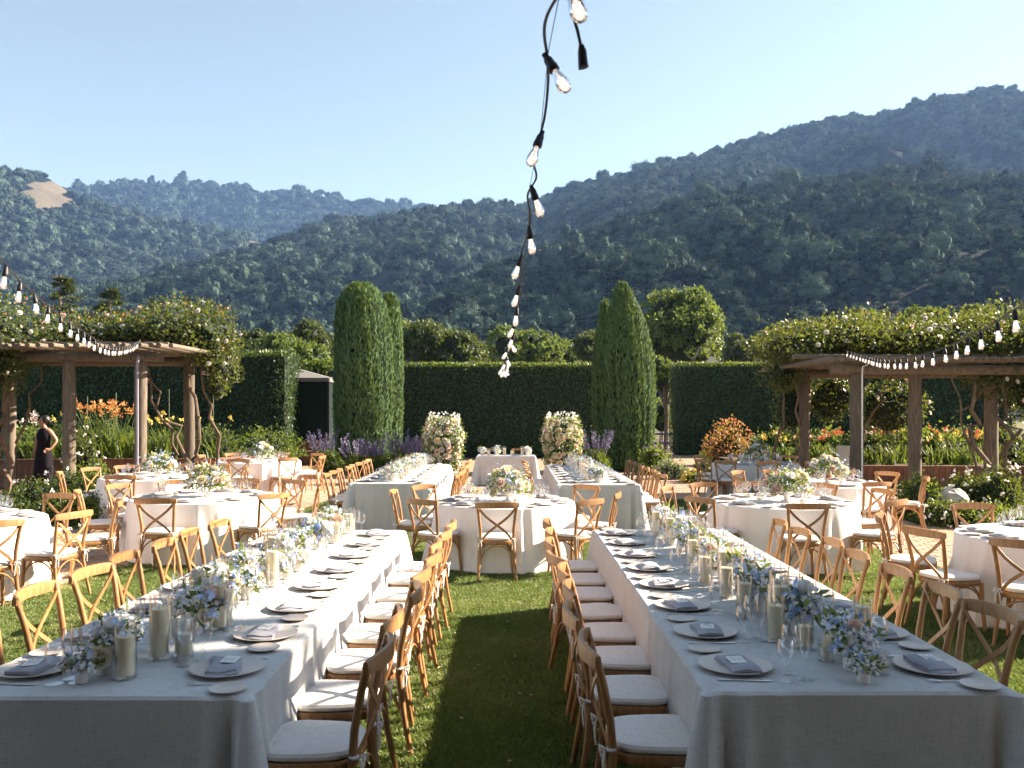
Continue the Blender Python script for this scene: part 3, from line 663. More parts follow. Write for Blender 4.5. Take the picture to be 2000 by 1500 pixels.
pergola('timber pergola on the left beneath pink climbing roses',
        [(px(135,18), 18.0, zb-.10, .125), (px(275,18), 18.0, zb-.10, .125), (px(20,20), 20.0, zb-.1, .12), (px(370,20), 20.0, zb-.1, .12)],
        [((px(42,18), 17.97, zb), (px(318,18), 17.97, zb), .105), ((-12.4, 20.0, zb+.02), (px(410,20.0), 20.0, zb+.02), .11)],
        (-11.2, px(398,18.6), 16.95, 20.9, zb+.165, .165, .048),
        [((-11.6, 18.1, zb+.27), (px(330,18.1), 18.1, zb+.27), .055), ((-11.6, 19.0, zb+.27), (px(400,19), 19.0, zb+.27), .055), ((-11.6, 20.3, zb+.27), (-6.8, 20.3, zb+.27), .055)], 100)
zr = 2.74
pergola('timber pergola on the right under a dense rose vine',
        [(px(1572,20.4), 20.4, zr-.05, .125), (px(1672,17.5), 17.5, zr-.10, .125), (px(1787,18.2), 18.2, zr-.10, .135), (px(1935,18.2), 18.2, zr-.1, .14)],
        [((px(1622,17.5), 17.46, zr), (12.2, 17.75, zr), .105), ((px(1540,20.4), 20.4, zr+.04), (12.5, 20.4, zr+.04), .11)],
        (px(1552,19), 11.9, 16.8, 21.3, zr+.17, .18, .048),
        [((px(1545,18), 17.9, zr+.28), (12.3, 17.9, zr+.28), .055), ((px(1545,19), 19.0, zr+.28), (12.3, 19.0, zr+.28), .055), ((px(1545,20), 20.6, zr+.28), (12.3, 20.6, zr+.28), .055)], 200)
for nm, x, d, z1, r, mt, lab in (('steel_pole', 268, 17.72, zb-.02, .03, 'pipe', 'thin purple grey metal pole beside the left pergola post'), ('white_conduit', 1684, 17.28, zr+.05, .016, 'white_pipe', 'thin white conduit running up the right pergola post')):
    mb = MB(); mb.tube([(0, 0, -.02), (0, 0, z1*.5), (0, 0, z1-.12), (0.02, .02, z1), (.12 if nm[0] == 'w' else 0, .05, z1+.03)], r, 8); tag(obj(nm, mb.mesh(nm, M[mt], True), None, (px(x, d), d, 0)), lab, 'pole')

def vine(label, lumps, stems, seed, nleaf, leaf=.075, roses=90, petal=('rose_white', 'pink_petal')):
    """lumps: (cx, cy, cz, rx, ry, rz) leafy masses; stems: polylines with radii"""
    off = np.array([lumps[0][0], lumps[0][1], 0.0]); t = empty('climbing_rose', off); tag(t, label, 'climbing rose', 'climbing roses on the pergolas')
    rng = np.random.default_rng(seed); L = np.array(lumps); vol = L[:, 3]*L[:, 4]*L[:, 5]; w = vol**.58; w /= w.sum()
    li = rng.choice(len(L), nleaf, p=w); d = ball(rng, nleaf); rad = rng.uniform(.55, 1.06, (nleaf, 1))
    P = L[li, :3]+d*L[li, 3:6]*rad
    P += (fbm(P[:, 0]*1.8, P[:, 2]*1.8, seed, 3)-.5)[:, None]*d*.6
    D = unit(d*.6+rng.normal(size=(nleaf, 3))*.7+np.array([0, 0, .1])); Ls = leaf*rng.uniform(.6, 1.35, nleaf)
    up = d[:, 2] > .55                                          # young shoots stand up from the top of the vine
    P[up] += np.abs(rng.normal(size=(up.sum(), 1)))*np.array([0, 0, .10])
    V = kites(rng, P-off, D, Ls, Ls*.66, d, .6)
    red = (up & (rng.random(nleaf) < .07)).astype(np.int32)
    obj('foliage', quads('vine_foliage', V, [M['leaf_vine'], M['leaf_copper']], red), t)
    core = MB()
    for i, l in enumerate(lumps):
        c = lumpy_core('x', l[3]*.56, l[4]*.56, l[5]*.52, M['core'], seed+i); core.add([tuple(np.array(v.co)+np.array(l[:3])-off) for v in c.vertices], [tuple(p.vertices) for p in c.polygons]); bpy.data.meshes.remove(c)
    obj('inner_shade_core', core.mesh('vine_core', M['core']), t)  # dark lumps standing for shade deep in the vine
    for k, s in enumerate(stems):
        mb = MB(); mb.tube([tuple(np.array(p[:3])-off) for p in s], [p[3] for p in s], 8); obj('stem', mb.mesh('vine_stem', M['bark'], True), t)
    for k in range(roses):
        i = rng.choice(len(L), p=w); dd = ball(rng, 1)[0]; dd[1] = -abs(dd[1]); dd[2] = abs(dd[2])*rng.choice([1, 1, -.4]); p = L[i, :3]+dd*L[i, 3:6]*1.04-off
        obj('rose', ROSE[petal[k % len(petal)]][k % 2], t, p, (rng.uniform(.4, 1.5), 0, rng.uniform(-.8, .8)), rng.uniform(.7, 1.1))
def wander(p0, p1, r0, r1, seed, n=9, amp=.12):
    rg = random.Random(seed); out = []
    for i in range(n):
        u = i/(n-1); s = math.sin(math.pi*u)
        out.append(tuple(p0[k]*(1-u)+p1[k]*u+rg.uniform(-1, 1)*amp*s for k in range(3))+(r0*(1-u)+r1*u,))
    return out

def rose_me(name, mat, seed, R0=.045, rings=4):
    """a garden rose: cupped petals in rings round a tight heart"""
    rg = random.Random(seed); mb = MB()
    for q in range(rings):
        n = [3, 5, 6, 7][q]; r = R0*[.22, .48, .76, 1.0][q]; h = R0*[.95, .92, .75, .5][q]; op = [.05, .25, .55, .95][q]
        for k in range(n):
            a = 2*math.pi*(k+rg.random()*.4)/n+q*.7; w = 2*math.pi/n*.72
            rows = []
            for j, (u, rr) in enumerate(((0, .35), (.55, .85), (1, 1.0+op*.25))):
                row = []
                for s in (-1, -.35, .35, 1):
                    aa = a+s*w*(.5 if j == 0 else 1)*(.9 if j == 2 else 1); r2 = r*rr*(1 if abs(s) < .5 else .94)
                    row.append((r2*math.cos(aa), r2*math.sin(aa), R0*(-.35)+(h+R0*.35)*u-(op*R0*.25 if j == 2 else 0)-(abs(s) > .5)*R0*.12*u))
                rows.append(row)
            v = [p for row in rows for p in row]
            mb.add(v, [(j*4+i, j*4+i+1, (j+1)*4+i+1, (j+1)*4+i) for j in range(2) for i in range(3)])
    mb.lathe([(.02*R0, -R0*.6), (R0*.3, -R0*.4), (R0*.42, -R0*.1), (R0*.25, R0*.4), (.001, R0*.5)], 8)
    return mb.mesh(name, M[mat], True)
ROSE = {k: [rose_me('rose', k, 5+i*13) for i in range(2)] for k in ('rose_cream', 'rose_blush', 'rose_white', 'pink_petal')}

vine('pink and white climbing rose heaped over the left pergola',
     [(-10.75, 18.2, 3.45, 1.1, 1.3, .78), (-10.6, 17.6, 2.75, .75, .7, .55), (-9.3, 19.4, 3.62, 1.1, 1.3, .42), (-8.3, 19.5, 3.6, .9, 1.2, .42), (-7.5, 19.2, 3.7, .9, 1.2, .55), (-6.75, 19.3, 3.5, .75, 1.0, .75), (-6.45, 19.3, 2.9, .42, .6, .6), (-6.6, 19.5, 2.45, .25, .3, .4), (-11.9, 18.6, 3.0, 1.0, 1.2, 1.0)],
     [wander((-7.0, 19.85, 0), (-7.3, 19.6, 3.2), .055, .03, 1, 11, .16), wander((-7.05, 19.9, 0), (-8.3, 19.3, 3.1), .05, .02, 2, 11, .18), wander((-6.5, 19.8, 0), (-6.9, 19.2, 3.3), .05, .025, 3, 11, .14), wander((-7.6, 19.8, .9), (-8.2, 19.3, 3.1), .035, .02, 4, 9, .1),
      wander((-11.2, 19.3, 0), (-10.6, 18.2, 2.9), .06, .03, 5, 11, .2), wander((-11.6, 19.2, 0), (-11.0, 18.3, 3.0), .06, .03, 6, 11, .22), wander((-11.5, 19.0, .1), (-10.4, 18.3, 2.6), .045, .02, 7, 11, .2), wander((-11.0, 19.3, 1.2), (-9.8, 18.4, 3.0), .03, .015, 8, 9, .15)], 71, 21000, roses=70)
vine('dense rose vine roofing the right pergola',
     [(6.3, 19.4, 3.35, .95, 1.6, .52), (7.3, 19.2, 3.48, 1.0, 1.7, .50), (8.3, 19.1, 3.42, 1.1, 1.7, .52), (9.4, 19.0, 3.45, 1.1, 1.7, .55), (10.5, 19.0, 3.55, 1.1, 1.7, .55), (11.5, 18.8, 3.5, 1.0, 1.6, .6), (6.2, 20.0, 2.7, .45, .6, .5), (10.0, 17.9, 2.75, .75, .5, .55), (10.6, 17.9, 2.3, .5, .45, .6), (6.7, 20.9, 2.0, .5, .3, .8), (9.2, 21.3, 1.9, 1.0, .4, .8), (7.8, 21.3, 2.2, .8, .3, .7)],
     [wander((9.75, 17.9, 0), (9.5, 17.9, 2.9), .07, .03, 11, 11, .16), wander((10.0, 17.8, 0), (10.3, 17.8, 2.8), .06, .025, 12, 11, .2), wander((10.35, 17.8, 0), (9.9, 17.8, 2.9), .05, .02, 13, 11, .22), wander((9.2, 18.0, 1.9), (10.1, 17.9, 2.5), .03, .015, 14, 8, .12), wander((10.7, 17.7, .1), (10.5, 17.8, 2.4), .04, .02, 15, 11, .2),
      wander((8.1, 20.6, 0), (7.9, 20.0, 3.0), .05, .025, 16, 10, .16), wander((8.0, 20.6, .8), (8.9, 20.2, 2.8), .035, .015, 17, 9, .14), wander((6.1, 20.6, 0), (6.4, 20.2, 2.9), .045, .02, 18, 10, .1), wander((6.9, 20.7, 0), (6.6, 20.2, 2.9), .04, .02, 19, 10, .12), wander((9.6, 17.95, .5), (8.9, 17.7, 2.75), .03, .015, 20, 9, .1)], 72, 30000, roses=60)

# ------------------------------------------------------------------ planters, beds and shrubs
def planter(label, pts, h):
    t = empty('raised_planter', (pts[0][0], pts[0][1], 0)); tag(t, label, 'planter', 'raised plank planters'); off = Vector((pts[0][0], pts[0][1], 0))
    pm = MB(); pm.box((0, 0, h/2), (.135, .035, h)); pm = pm.mesh('plank', M['plank']); rg = random.Random(int(h*100))
    for a, b in zip(pts[:-1], pts[1:]):
        a = Vector((*a, 0)); b = Vector((*b, 0)); n = int((b-a).length/.142); ang = math.atan2(b.y-a.y, b.x-a.x)
        for i in range(n): obj('plank', pm, t, a.lerp(b, (i+.5)/n)-off+Vector((0, rg.uniform(-.004, .004), 0)), (0, 0, ang))
        mb = MB(); mb.box((0, 0, 0), ((b-a).length+.1, .14, .045)); obj('cap', mb.mesh('planter_cap', M['plank']), t, (a+b)/2-off+Vector((0, 0, h+.026)), (0, 0, ang))
    return t
planter('long plank planter of orange lilies on the left', [(-13.2, 21.6), (-7.6, 22.2), (-6.5, 25.2)], .66)
planter('plank planter of bright flowers behind the right pergola', [(6.6, 22.0), (13.5, 21.4)], .5)
def fill(name, pts, z): sheet(name, pts, z, M['soil'])
fill('planter_soil', [(-13.2, 21.7), (-7.6, 22.3), (-6.55, 25.2), (-6.6, 29), (-13.2, 29)], .6); fill('planter_soil', [(6.6, 22.1), (13.5, 21.5), (13.5, 28), (6.6, 28)], .44)

def shrub(loc, rx, ry, h, mat, label, seed, n=2600, leaf=.06, flowers=None, nf=0, group=None, up=.2, cat='shrub', name='shrub', core=True):
    t = empty(name, loc); tag(t, label, cat, group); rng = np.random.default_rng(seed)
    d = ball(rng, n); d[:, 2] = np.abs(d[:, 2])*1.0-.12; rr = rng.uniform(.5, 1.05, (n, 1))*(1+(fbm(np.arctan2(d[:, 1], d[:, 0])*1.6+9, d[:, 2]*2.4, seed, 3)-.47)*.9)[:, None]
    P = d*rr*np.array([rx, ry, h]); D = unit(d*.5+rng.normal(size=(n, 3))*.65+np.array([0, 0, up])); L = leaf*rng.uniform(.6, 1.4, n)
    ii = (rng.random(n) < .06) & (d[:, 2] > .4); P[ii] += np.array([0, 0, 1])*rng.random((ii.sum(), 1))*h*.28
    P[:, 2] = np.maximum(P[:, 2], .01)
    obj('foliage', quads('shrub_foliage', kites(rng, P, D, L, L*.6), M[mat]), t)
    if core: obj('inner_shade_core', lumpy_core('shrub_core', rx*.66, ry*.66, h*.62, M['core'], seed, z0=h*.05), t)  # dark lump painted as the shade inside the bush
    mb = MB()
    for k in range(4): a = k*1.6+seed; mb.tube([(.03*math.cos(a), .03*math.sin(a), -.03), (rx*.35*math.cos(a), ry*.35*math.sin(a), h*.6)], [.02, .008], 5)
    obj('stems', mb.mesh('shrub_stems', M['bark']), t)
    if nf:
        d = ball(rng, nf); d[:, 2] = np.abs(d[:, 2]); d[:, 1] = np.where(rng.random(nf) < .7, -np.abs(d[:, 1]), d[:, 1]); P = d*np.array([rx, ry, h])*1.06
        c = np.repeat(P, 5, 0)+rng.normal(size=(nf*5, 3))*.008; obj('blossoms', quads('blossoms', kites(rng, c, np.repeat(d, 5, 0)*.4+rng.normal(size=(nf*5, 3))*.8, .055, .045), M[flowers]), t)
    return t
GS = 'low shrubs along the path'
for i, (x, d, rx, h, mat, lab, fl, nf) in enumerate([
    (60, 16.3, .62, .62, 'leaf_shrub', 'dark rose shrub by the leftmost pergola post', 'rose_white', 8), (135, 15.8, .72, .85, 'leaf_shrub', 'dark glossy shrub below the woman in black', 'rose_white', 10),
    (190, 16.2, .62, .95, 'leaf_bright', 'bright leafy shrub left of the rear left round table', None, 0), (95, 14.6, .55, .45, 'leaf_shrub', 'low shrub at the left path edge', None, 0), (165, 14.5, .6, .55, 'leaf_bright', 'low sunlit shrub at left path edge', None, 0),
    (165, 20.8, .55, 1.45, 'leaf_vine', 'rose bush in front of left planter beside a pergola post', 'rose_white', 24), (20, 14.9, .5, .5, 'leaf_shrub', 'low shrub at the left picture edge', None, 0),
    (1800, 15.6, .62, .92, 'leaf_bright', 'rounded bright box shrub right of the pergola chairs', None, 0), (1885, 16.9, .5, .75, 'leaf_shrub', 'white flowering rose shrub behind the boulder', 'rose_white', 30), (1952, 16.6, .58, .92, 'leaf_shrub', 'tall white flowering rose shrub near the right edge', 'rose_white', 26),
    (1865, 14.6, .55, .42, 'leaf_shrub', 'low trailing shrub in front of the boulder', 'rose_white', 14), (1930, 14.4, .7, .42, 'leaf_bright', 'low spreading groundcover at right path edge', None, 0), (1975, 13.9, .6, .34, 'leaf_shrub', 'low dark groundcover near the right round table', None, 0),
    (1830, 14.9, .42, .38, 'leaf_shrub', 'small low shrub beside the bright box shrub', None, 0)]):
    shrub((px(x, d), d, 0), rx, rx*.9, h, mat, lab, 300+i, int(2600*rx*h/.36)+900, .055, fl, nf, GS)
mb = MB(); rgx = random.Random(4); c = lumpy_core('boulder', .32, .26, .34, M['rock'], 4, 12, 8, .12, .2)
tag(obj('boulder', c, None, (px(1858, 15.4), 15.4, 0)), 'pale grey boulder between the low shrubs on the right', 'boulder')
shrub((px(1425, 31), 31, 0), 1.0, .9, 1.55, 'leaf_copper', 'rounded orange flowering shrub before the right hedge', 330, 4200, .085, 'orange_petal', 160, None)
shrub((px(500, 25.5), 25.8, .6), 1.3, 1.0, .85, 'leaf_bright', 'spreading bright green bush at the right end of left planter', 331, 4500, .08, None, 0, None)
shrub((px(425, 24), 23.8, .6), .8, .8, .95, 'leaf_shrub', 'leafy bush behind the right post of left pergola', 332, 3000, .08, None, 0, None)
shrub((px(1310, 24.6), 24.6, 0), .55, .5, .55, 'leaf_grey', 'grey green lavender mound beside the right rear chairs', 333, 2600, .07, None, 0, None, .9)
shrub((px(1355, 23.2), 23.2, 0), .34, .3, .32, 'leaf_bright', 'little yellow flowering plant beside the far right table', 334, 1100, .05, 'yellow_eye', 60, None)
shrub((px(1375, 23.6), 23.8, 0), .35, .3, .75, 'leaf_shrub', 'small upright leafy plant left of the far right table', 335, 1200, .07, None, 0, None, .8)
shrub((px(1275, 27), 26.6, 0), .5, .45, 1.05, 'leaf_bright', 'bright green plant at the foot of right cypress', 336, 1700, .09, 'purple_petal', 16, None, .9)
# beds: tall daylilies and strap leaves
def strap_plant(t, rng, n, h, rad, mat, w=.03):
    a = rng.random(n)*6.283; P = np.stack([rng.normal(size=n)*rad*.25, rng.normal(size=n)*rad*.25, np.zeros(n)], 1)
    out = []; d = np.stack([np.cos(a), np.sin(a), np.zeros(n)], 1); L = h*rng.uniform(.6, 1.1, n)[:, None]; wv = np.stack([-np.sin(a), np.cos(a), np.zeros(n)], 1)*w
    pr = P; prev_w = wv
    for u, (o, z) in ((.4, (.18, .55)), (.75, (.5, .88)), (1.0, (1.0, .72))):
        nx = P+d*o*rad+np.array([0, 0, 1])*z*L; nw = wv*(1-u*.85); out.append(np.stack([pr-prev_w, pr+prev_w, nx+nw, nx-nw], 1)); pr = nx; prev_w = nw
    obj('leaves', quads('strap_leaves', np.concatenate(out), M[mat]), t)
def lily(loc, h, label, seed, petal='orange_petal', nf=9, mat='leaf_bright', group='daylilies in the planters'):
    t = empty('daylily', loc); tag(t, label, 'daylily', group); rng = np.random.default_rng(seed); strap_plant(t, rng, 40, h*rng.uniform(.6, .9), h*rng.uniform(.4, .65), 'leaf_shrub' if seed % 3 == 0 else mat, rng.uniform(.02, .04))
    mb = MB(); V = []
    for k in range(nf):
        a = rng.random()*6.283; r = rng.uniform(.05, .55)*h; e = np.array([math.cos(a)*r, math.sin(a)*r, h*rng.uniform(.9, 1.12)])
        mb.tube([(0, 0, 0), tuple(e*.5+np.array([0, 0, .1])), tuple(e)], [.008, .006, .004], 5)
        dd = ball(rng, 14)*.8+np.array([0, -.25, .5]); V.append(kites(rng, np.repeat(e[None], 14, 0)+rng.normal(size=(14, 3))*.03, dd, .085, .036))
    obj('stems', mb.mesh('lily_stems', M['leaf_bright']), t); obj('blossoms', quads('lily_blossoms', np.concatenate(V), M[petal]), t)
k = 0
for (x, d) in [(95,23.6),(150,24.2),(172,23.2),(195,24.4),(212,23.4),(228,24.2),(245,23.3),(290,24.0),(310,23.2),(335,24.2),(70,23.0),(40,23.4),(265,22.9),(120,22.9),(350,23.0),(395,24.0),(410,23.2),(185,22.8),(225,22.7),(320,22.6)]:
    org = 160 <= x <= 250; pl = 'orange_petal' if org else ('pink_petal' if x < 120 else 'yellow_eye')
    col = {'orange_petal': 'orange', 'pink_petal': 'pale pink', 'yellow_eye': 'faded yellow'}[pl]
    lily((px(x, d), d, .6), 1.0+.28*org+.15*random.Random(x).random(), '%s daylily in left planter, %s from the left' % (col, ORD[[q for q in sorted([95,150,172,195,212,228,245,290,310,335,70,40,265,120,350,395,410,185,225,320])].index(x)]), 400+k, pl, 6 if org else 2); k += 1
for i, (x, d, pl, m) in enumerate([(1500,23,'yellow_eye','leaf_bright'),(1530,23.4,'yellow_eye','leaf_bright'),(1600,23.5,'red_petal','leaf_bright'),(1622,24,'red_petal','leaf_bright'),(1640,23,'red_petal','leaf_shrub'),(1700,24,'pink_petal','leaf_shrub'),(1735,23,'red_petal','leaf_bright'),(1760,24.5,'yellow_eye','leaf_bright'),(1820,23.2,'yellow_eye','leaf_bright'),(1850,24,'red_petal','leaf_bright'),(1880,23,'yellow_eye','leaf_bright'),(1900,24.5,'orange_petal','leaf_bright'),(1945,23,'red_petal','leaf_shrub')]):
    lily((px(x, d), d, .44), .75+.2*random.Random(x).random(), '%s flowered plant in the right bed, %s from the left' % ({'yellow_eye':'yellow','red_petal':'red','pink_petal':'pink','orange_petal':'orange'}[pl], ORD[i]), 450+i, pl, 4, m, 'flowers in the right bed')
for i, (x, d, h, r) in enumerate([(1510,25.5,1.3,.8),(1560,25.5,1.2,.7),(1620,26,1.2,.8),(1700,26,1.3,.8),(1770,25.5,1.4,.8),(1830,25.5,1.3,.9),(1890,26,1.3,.9),(1960,25.5,1.4,.9)]):
    shrub((px(x, d), d, .44), r, r*.8, h*.8, 'leaf_bright' if i in (2,4,5,6) else 'leaf_shrub', 'leafy bed shrub behind right pergola, %s from the left' % ORD[i], 470+i, 2400, .11, None, 0, 'bed shrubs behind the right pergola')
for i, (x, d, h, r) in enumerate([(60,25,1.0,.8),(130,25.5,1.1,.8),(205,26,1.0,.8),(290,25.5,1.1,.9),(350,26,1.1,.9),(410,26,.9,.8)]):
    shrub((px(x, d), d, .6), r, r*.8, h, 'leaf_shrub' if i % 2 else 'leaf_bright', 'leafy bed shrub behind the orange lilies, %s from the left' % ORD[i], 490+i, 2600, .09, None, 0, 'bed shrubs behind the left lilies')
# purple salvia
def salvia(loc, r, h, label, seed, n=26):
    t = empty('purple_salvia', loc); tag(t, label, 'salvia', 'purple flower spikes by the cypresses'); rng = np.random.default_rng(seed); V = []; mb = MB()
    for k in range(n):
        a = rng.random()*6.283; rr = math.sqrt(rng.random())*r; b = np.array([math.cos(a)*rr*.5, math.sin(a)*rr*.5, h*.3]); e = np.array([math.cos(a)*rr*1.25, math.sin(a)*rr*1.25, h*rng.uniform(.75, 1.1)])
        mb.tube([tuple(b), tuple(e)], [.006, .004], 4); m = 46; u = rng.random((m, 1)); P = b*(1-u)*.62+e*(.38+.62*u) if False else b+(e-b)*(.45+.55*u)
        V.append(kites(rng, P+rng.normal(size=(m, 3))*.012, rng.normal(size=(m, 3))*.7+np.array([0, 0, .5]), .05, .03))
    obj('spikes', quads('salvia_spikes', np.concatenate(V), M['purple_petal']), t); obj('stems', mb.mesh('salvia_stems', M['leaf_bright']), t)
    q = 1600; d = ball(rng, q); d[:, 2] = np.abs(d[:, 2]); P = d*rng.uniform(.4, 1.0, (q, 1))*np.array([r, r, h*.62]); obj('foliage', quads('salvia_leaves', kites(rng, P, d+rng.normal(size=(q, 3))*.6, .085, .04), M['leaf_bright']), t)
    obj('inner_shade_core', lumpy_core('salvia_core', r*.55, r*.55, h*.4, M['core'], seed), t)  # dark lump coloured as shade under the leaves
for i, (x, d, r, h, lab) in enumerate([(640,26.4,.55,1.25,'purple spiked salvia left of the left cypress base'),(700,26.2,.5,1.0,'purple spiked salvia at left foot of the left cypress'),(745,26.0,.55,1.05,'purple spiked salvia in front of the left cypress'),(790,26.2,.6,1.25,'tall purple salvia right of the left cypress'),(815,25.6,.4,1.15,'purple salvia touching the left flower pillar'),(1165,26.4,.5,1.25,'purple salvia between right flower pillar and right cypress')]):
    salvia((px(x, d), d, 0), r, h, lab, 500+i)
# garden stakes, equipment box, far railing
for i, x in enumerate((184, 239, 341, 426)):
    mb = MB(); mb.tube([(0, 0, 0), (0, 0, 1.75+.1*i)], .011, 6); tag(obj('garden_stake', mb.mesh('garden_stake', M['leaf_grey']), None, (px(x, 25), 24.6, .58)), 'thin pale stake among the left lilies, %s from the left' % ORD[i], 'stake', 'garden stakes')
b = empty('equipment_box', (px(1650, 21), 21, 0)); tag(b, 'small grey metal cabinet beside the right pergola post', 'cabinet')
mb = MB(); mb.box((0, 0, .52), (.26, .22, 1.0)); obj('cabinet_body', mb.mesh('cabinet_body', M['box_metal']), b); mb = MB(); mb.box((0, 0, 1.045), (.30, .26, .05)); obj('lid', mb.mesh('cabinet_lid', M['box_metal']), b); mb = MB(); mb.box((.0, -.113, .55), (.21, .004, .8)); obj('door', mb.mesh('cabinet_door', M['box_metal']), b)
rl = empty('railing', (px(1300, 44), 43.0, 0)); tag(rl, 'low blue railing in the gap beside the right cypress', 'railing')
for z in (.35, .8): mb = MB(); mb.box((0, 0, z), (3.4, .06, .10)); obj('rail', mb.mesh('rail', M['fence_blue']), rl)
for k in range(9): mb = MB(); mb.box((-1.6+k*.4, .05, .45), (.06, .05, .9)); obj('baluster', mb.mesh('baluster', M['white_pipe']), rl)
#@@TABLES
# ------------------------------------------------------------------ tables with floor-length cloths
TZ = .76
def drape(name, ring, nrm, mat, seed, h=TZ, flare=.05, fold=.03, gap=.3, rows=12, rnd=.012, hem=.012, corners=()):
    """ring: closed outline of the table top (list of (x,y)); the cloth falls to the ground in soft pleats"""
    n = len(ring); rg = random.Random(seed); Q = np.array(ring); st = np.linalg.norm(np.roll(Q, -1, 0)-Q, axis=1); s = np.concatenate([[0], np.cumsum(st)[:-1]]); T = st.sum()
    W_ = np.zeros((rows+1, n)); us = np.linspace(0, 1, rows+1)
    def ridge(p, wd, am, u0):
        d = (s-p+T/2) % T-T/2
        for j, u in enumerate(us):
            g = max(0, (u-u0)/(1-u0)); W_[j] += am*g**.75*np.exp(-(d/(wd*(.55+.45*u)))**2)
    p = 0
    while p < T: ridge(p+rg.uniform(-.4, .4)*gap, rg.uniform(.035, .075), fold*rg.uniform(.4, 1.5)*rg.choice((1, 1, 1, -.5)), rg.choice((0, 0, .05, .15, .35))); p += gap*rg.uniform(.6, 1.3)
    for ci in corners:
        c = s[ci]; ridge(c, .05, .13, 0); ridge(c-.14, .05, .05, 0); ridge(c+.15, .05, .055, .05); ridge(c-.075, .03, -.03, 0); ridge(c+.08, .03, -.03, 0)
    W_ += flare*us[:, None]; vs = []; fs = []
    for j in range(rows+1):
        z = h if j == 0 else h-rnd-(h-rnd-hem)*(j-1)/(rows-1)
        for i in range(n):
            o = -.012 if j == 0 else W_[j, i]; vs.append((ring[i][0]+nrm[i][0]*o, ring[i][1]+nrm[i][1]*o, z))
    for j in range(rows):
        for i in range(n): fs.append((j*n+i, (j+1)*n+i, (j+1)*n+(i+1)%n, j*n+(i+1)%n))
    fs.append(tuple(range(n)))
    mb = MB(); mb.add(vs, fs); me = mb.mesh(name, M[mat], True); return me
def rect_ring(x0, x1, y0, y1, r=.025, step=.025):
    pts = []; nr = []; cor = []
    def side(a, b, nn):
        k = max(2, int(math.hypot(b[0]-a[0], b[1]-a[1])/step))
        for i in range(k): u = i/k; pts.append((a[0]+(b[0]-a[0])*u, a[1]+(b[1]-a[1])*u)); nr.append(nn)
    def corner(c, a0):
        cor.append(len(pts)+2)
        for i in range(5): a = a0+math.pi/2*i/5; pts.append((c[0]+r*math.cos(a), c[1]+r*math.sin(a))); nr.append((math.cos(a)*1.25, math.sin(a)*1.25))
    side((x0+r, y0), (x1-r, y0), (0, -1)); corner((x1-r, y0+r), -math.pi/2); side((x1, y0+r), (x1, y1-r), (1, 0)); corner((x1-r, y1-r), 0)
    side((x1-r, y1), (x0+r, y1), (0, 1)); corner((x0+r, y1-r), math.pi/2); side((x0, y1-r), (x0, y0+r), (-1, 0)); corner((x0+r, y0+r), math.pi); return pts, nr, cor
legm = MB(); legm.tube([(0, 0, 0), (0, 0, TZ-.04)], .018, 8); legm = legm.mesh('table_leg', M['steel'], True)
def long_table(x0, x1, y0, y1, label, clabel, seed, nf, mat='linen', rz=0):
    cx, cyy = (x0+x1)/2, (y0+y1)/2; t = empty('banquet_table', (cx, cyy, 0), rz); tag(t, label, 'table', 'long banquet tables')
    mb = MB(); mb.box((0, 0, TZ-.03), (x1-x0-.05, y1-y0-.05, .03)); obj('table_top', mb.mesh('table_top', M['log']), t)
    for a in (-1, 1):
        for b in (-1, 1): obj('leg', legm, t, (a*((x1-x0)/2-.12), b*((y1-y0)/2-.2), 0))
    ring, nr, cor = rect_ring(x0-cx, x1-cx, y0-cyy, y1-cyy)
    tag(obj('tablecloth', drape('tablecloth', ring, nr, mat, seed, TZ, .02, .028, .27, corners=cor), None, (cx, cyy, 0), (0, 0, rz)), clabel, 'tablecloth', 'blue grey linen tablecloths')
LT = {'LF': (-2.26, -1.03, 3.42, 8.28), 'RF': (.775, 2.03, 3.48, 8.30), 'LB': (-2.56, -1.33, 13.75, 18.6), 'RB': (.72, 1.98, 13.5, 18.35)}
LN = {'LF': 'left front long table', 'RF': 'right front long table', 'LB': 'left rear long table', 'RB': 'right rear long table'}
for i, (k, b) in enumerate(LT.items()): long_table(*b, LN[k].replace('long table', 'long banquet table') + ' hidden under a grey linen cloth', 'grey blue linen cloth on the '+LN[k], 10+i, 46)
long_table(px(932, 22.4), px(1045, 22.4), 22.4, 23.15, 'small head table between the two flower pillars', 'pale grey cloth on the head table by the hedge', 20, 16)
RT = {'C': (-.1, 11.0, .88), 'L1': (-4.08, 11.55, .92), 'L2': (-6.2, 15.2, .92), 'L3': (-5.8, 20.0, .92), 'L0': (-5.9, 9.1, .92), 'R1': (3.4, 10.95, .90), 'R2': (4.95, 13.8, .90), 'R3': (5.3, 19.0, .92), 'R0': (5.05, 7.9, .92)}
RN = {'C': 'central round table', 'L1': 'nearest whole left round table', 'L2': 'round table left under the pergola', 'L3': 'farthest left round table', 'L0': 'round table cut by left edge',
      'R1': 'nearest whole right round table', 'R2': 'middle right round table', 'R3': 'farthest right round table', 'R0': 'round table cut by right edge'}
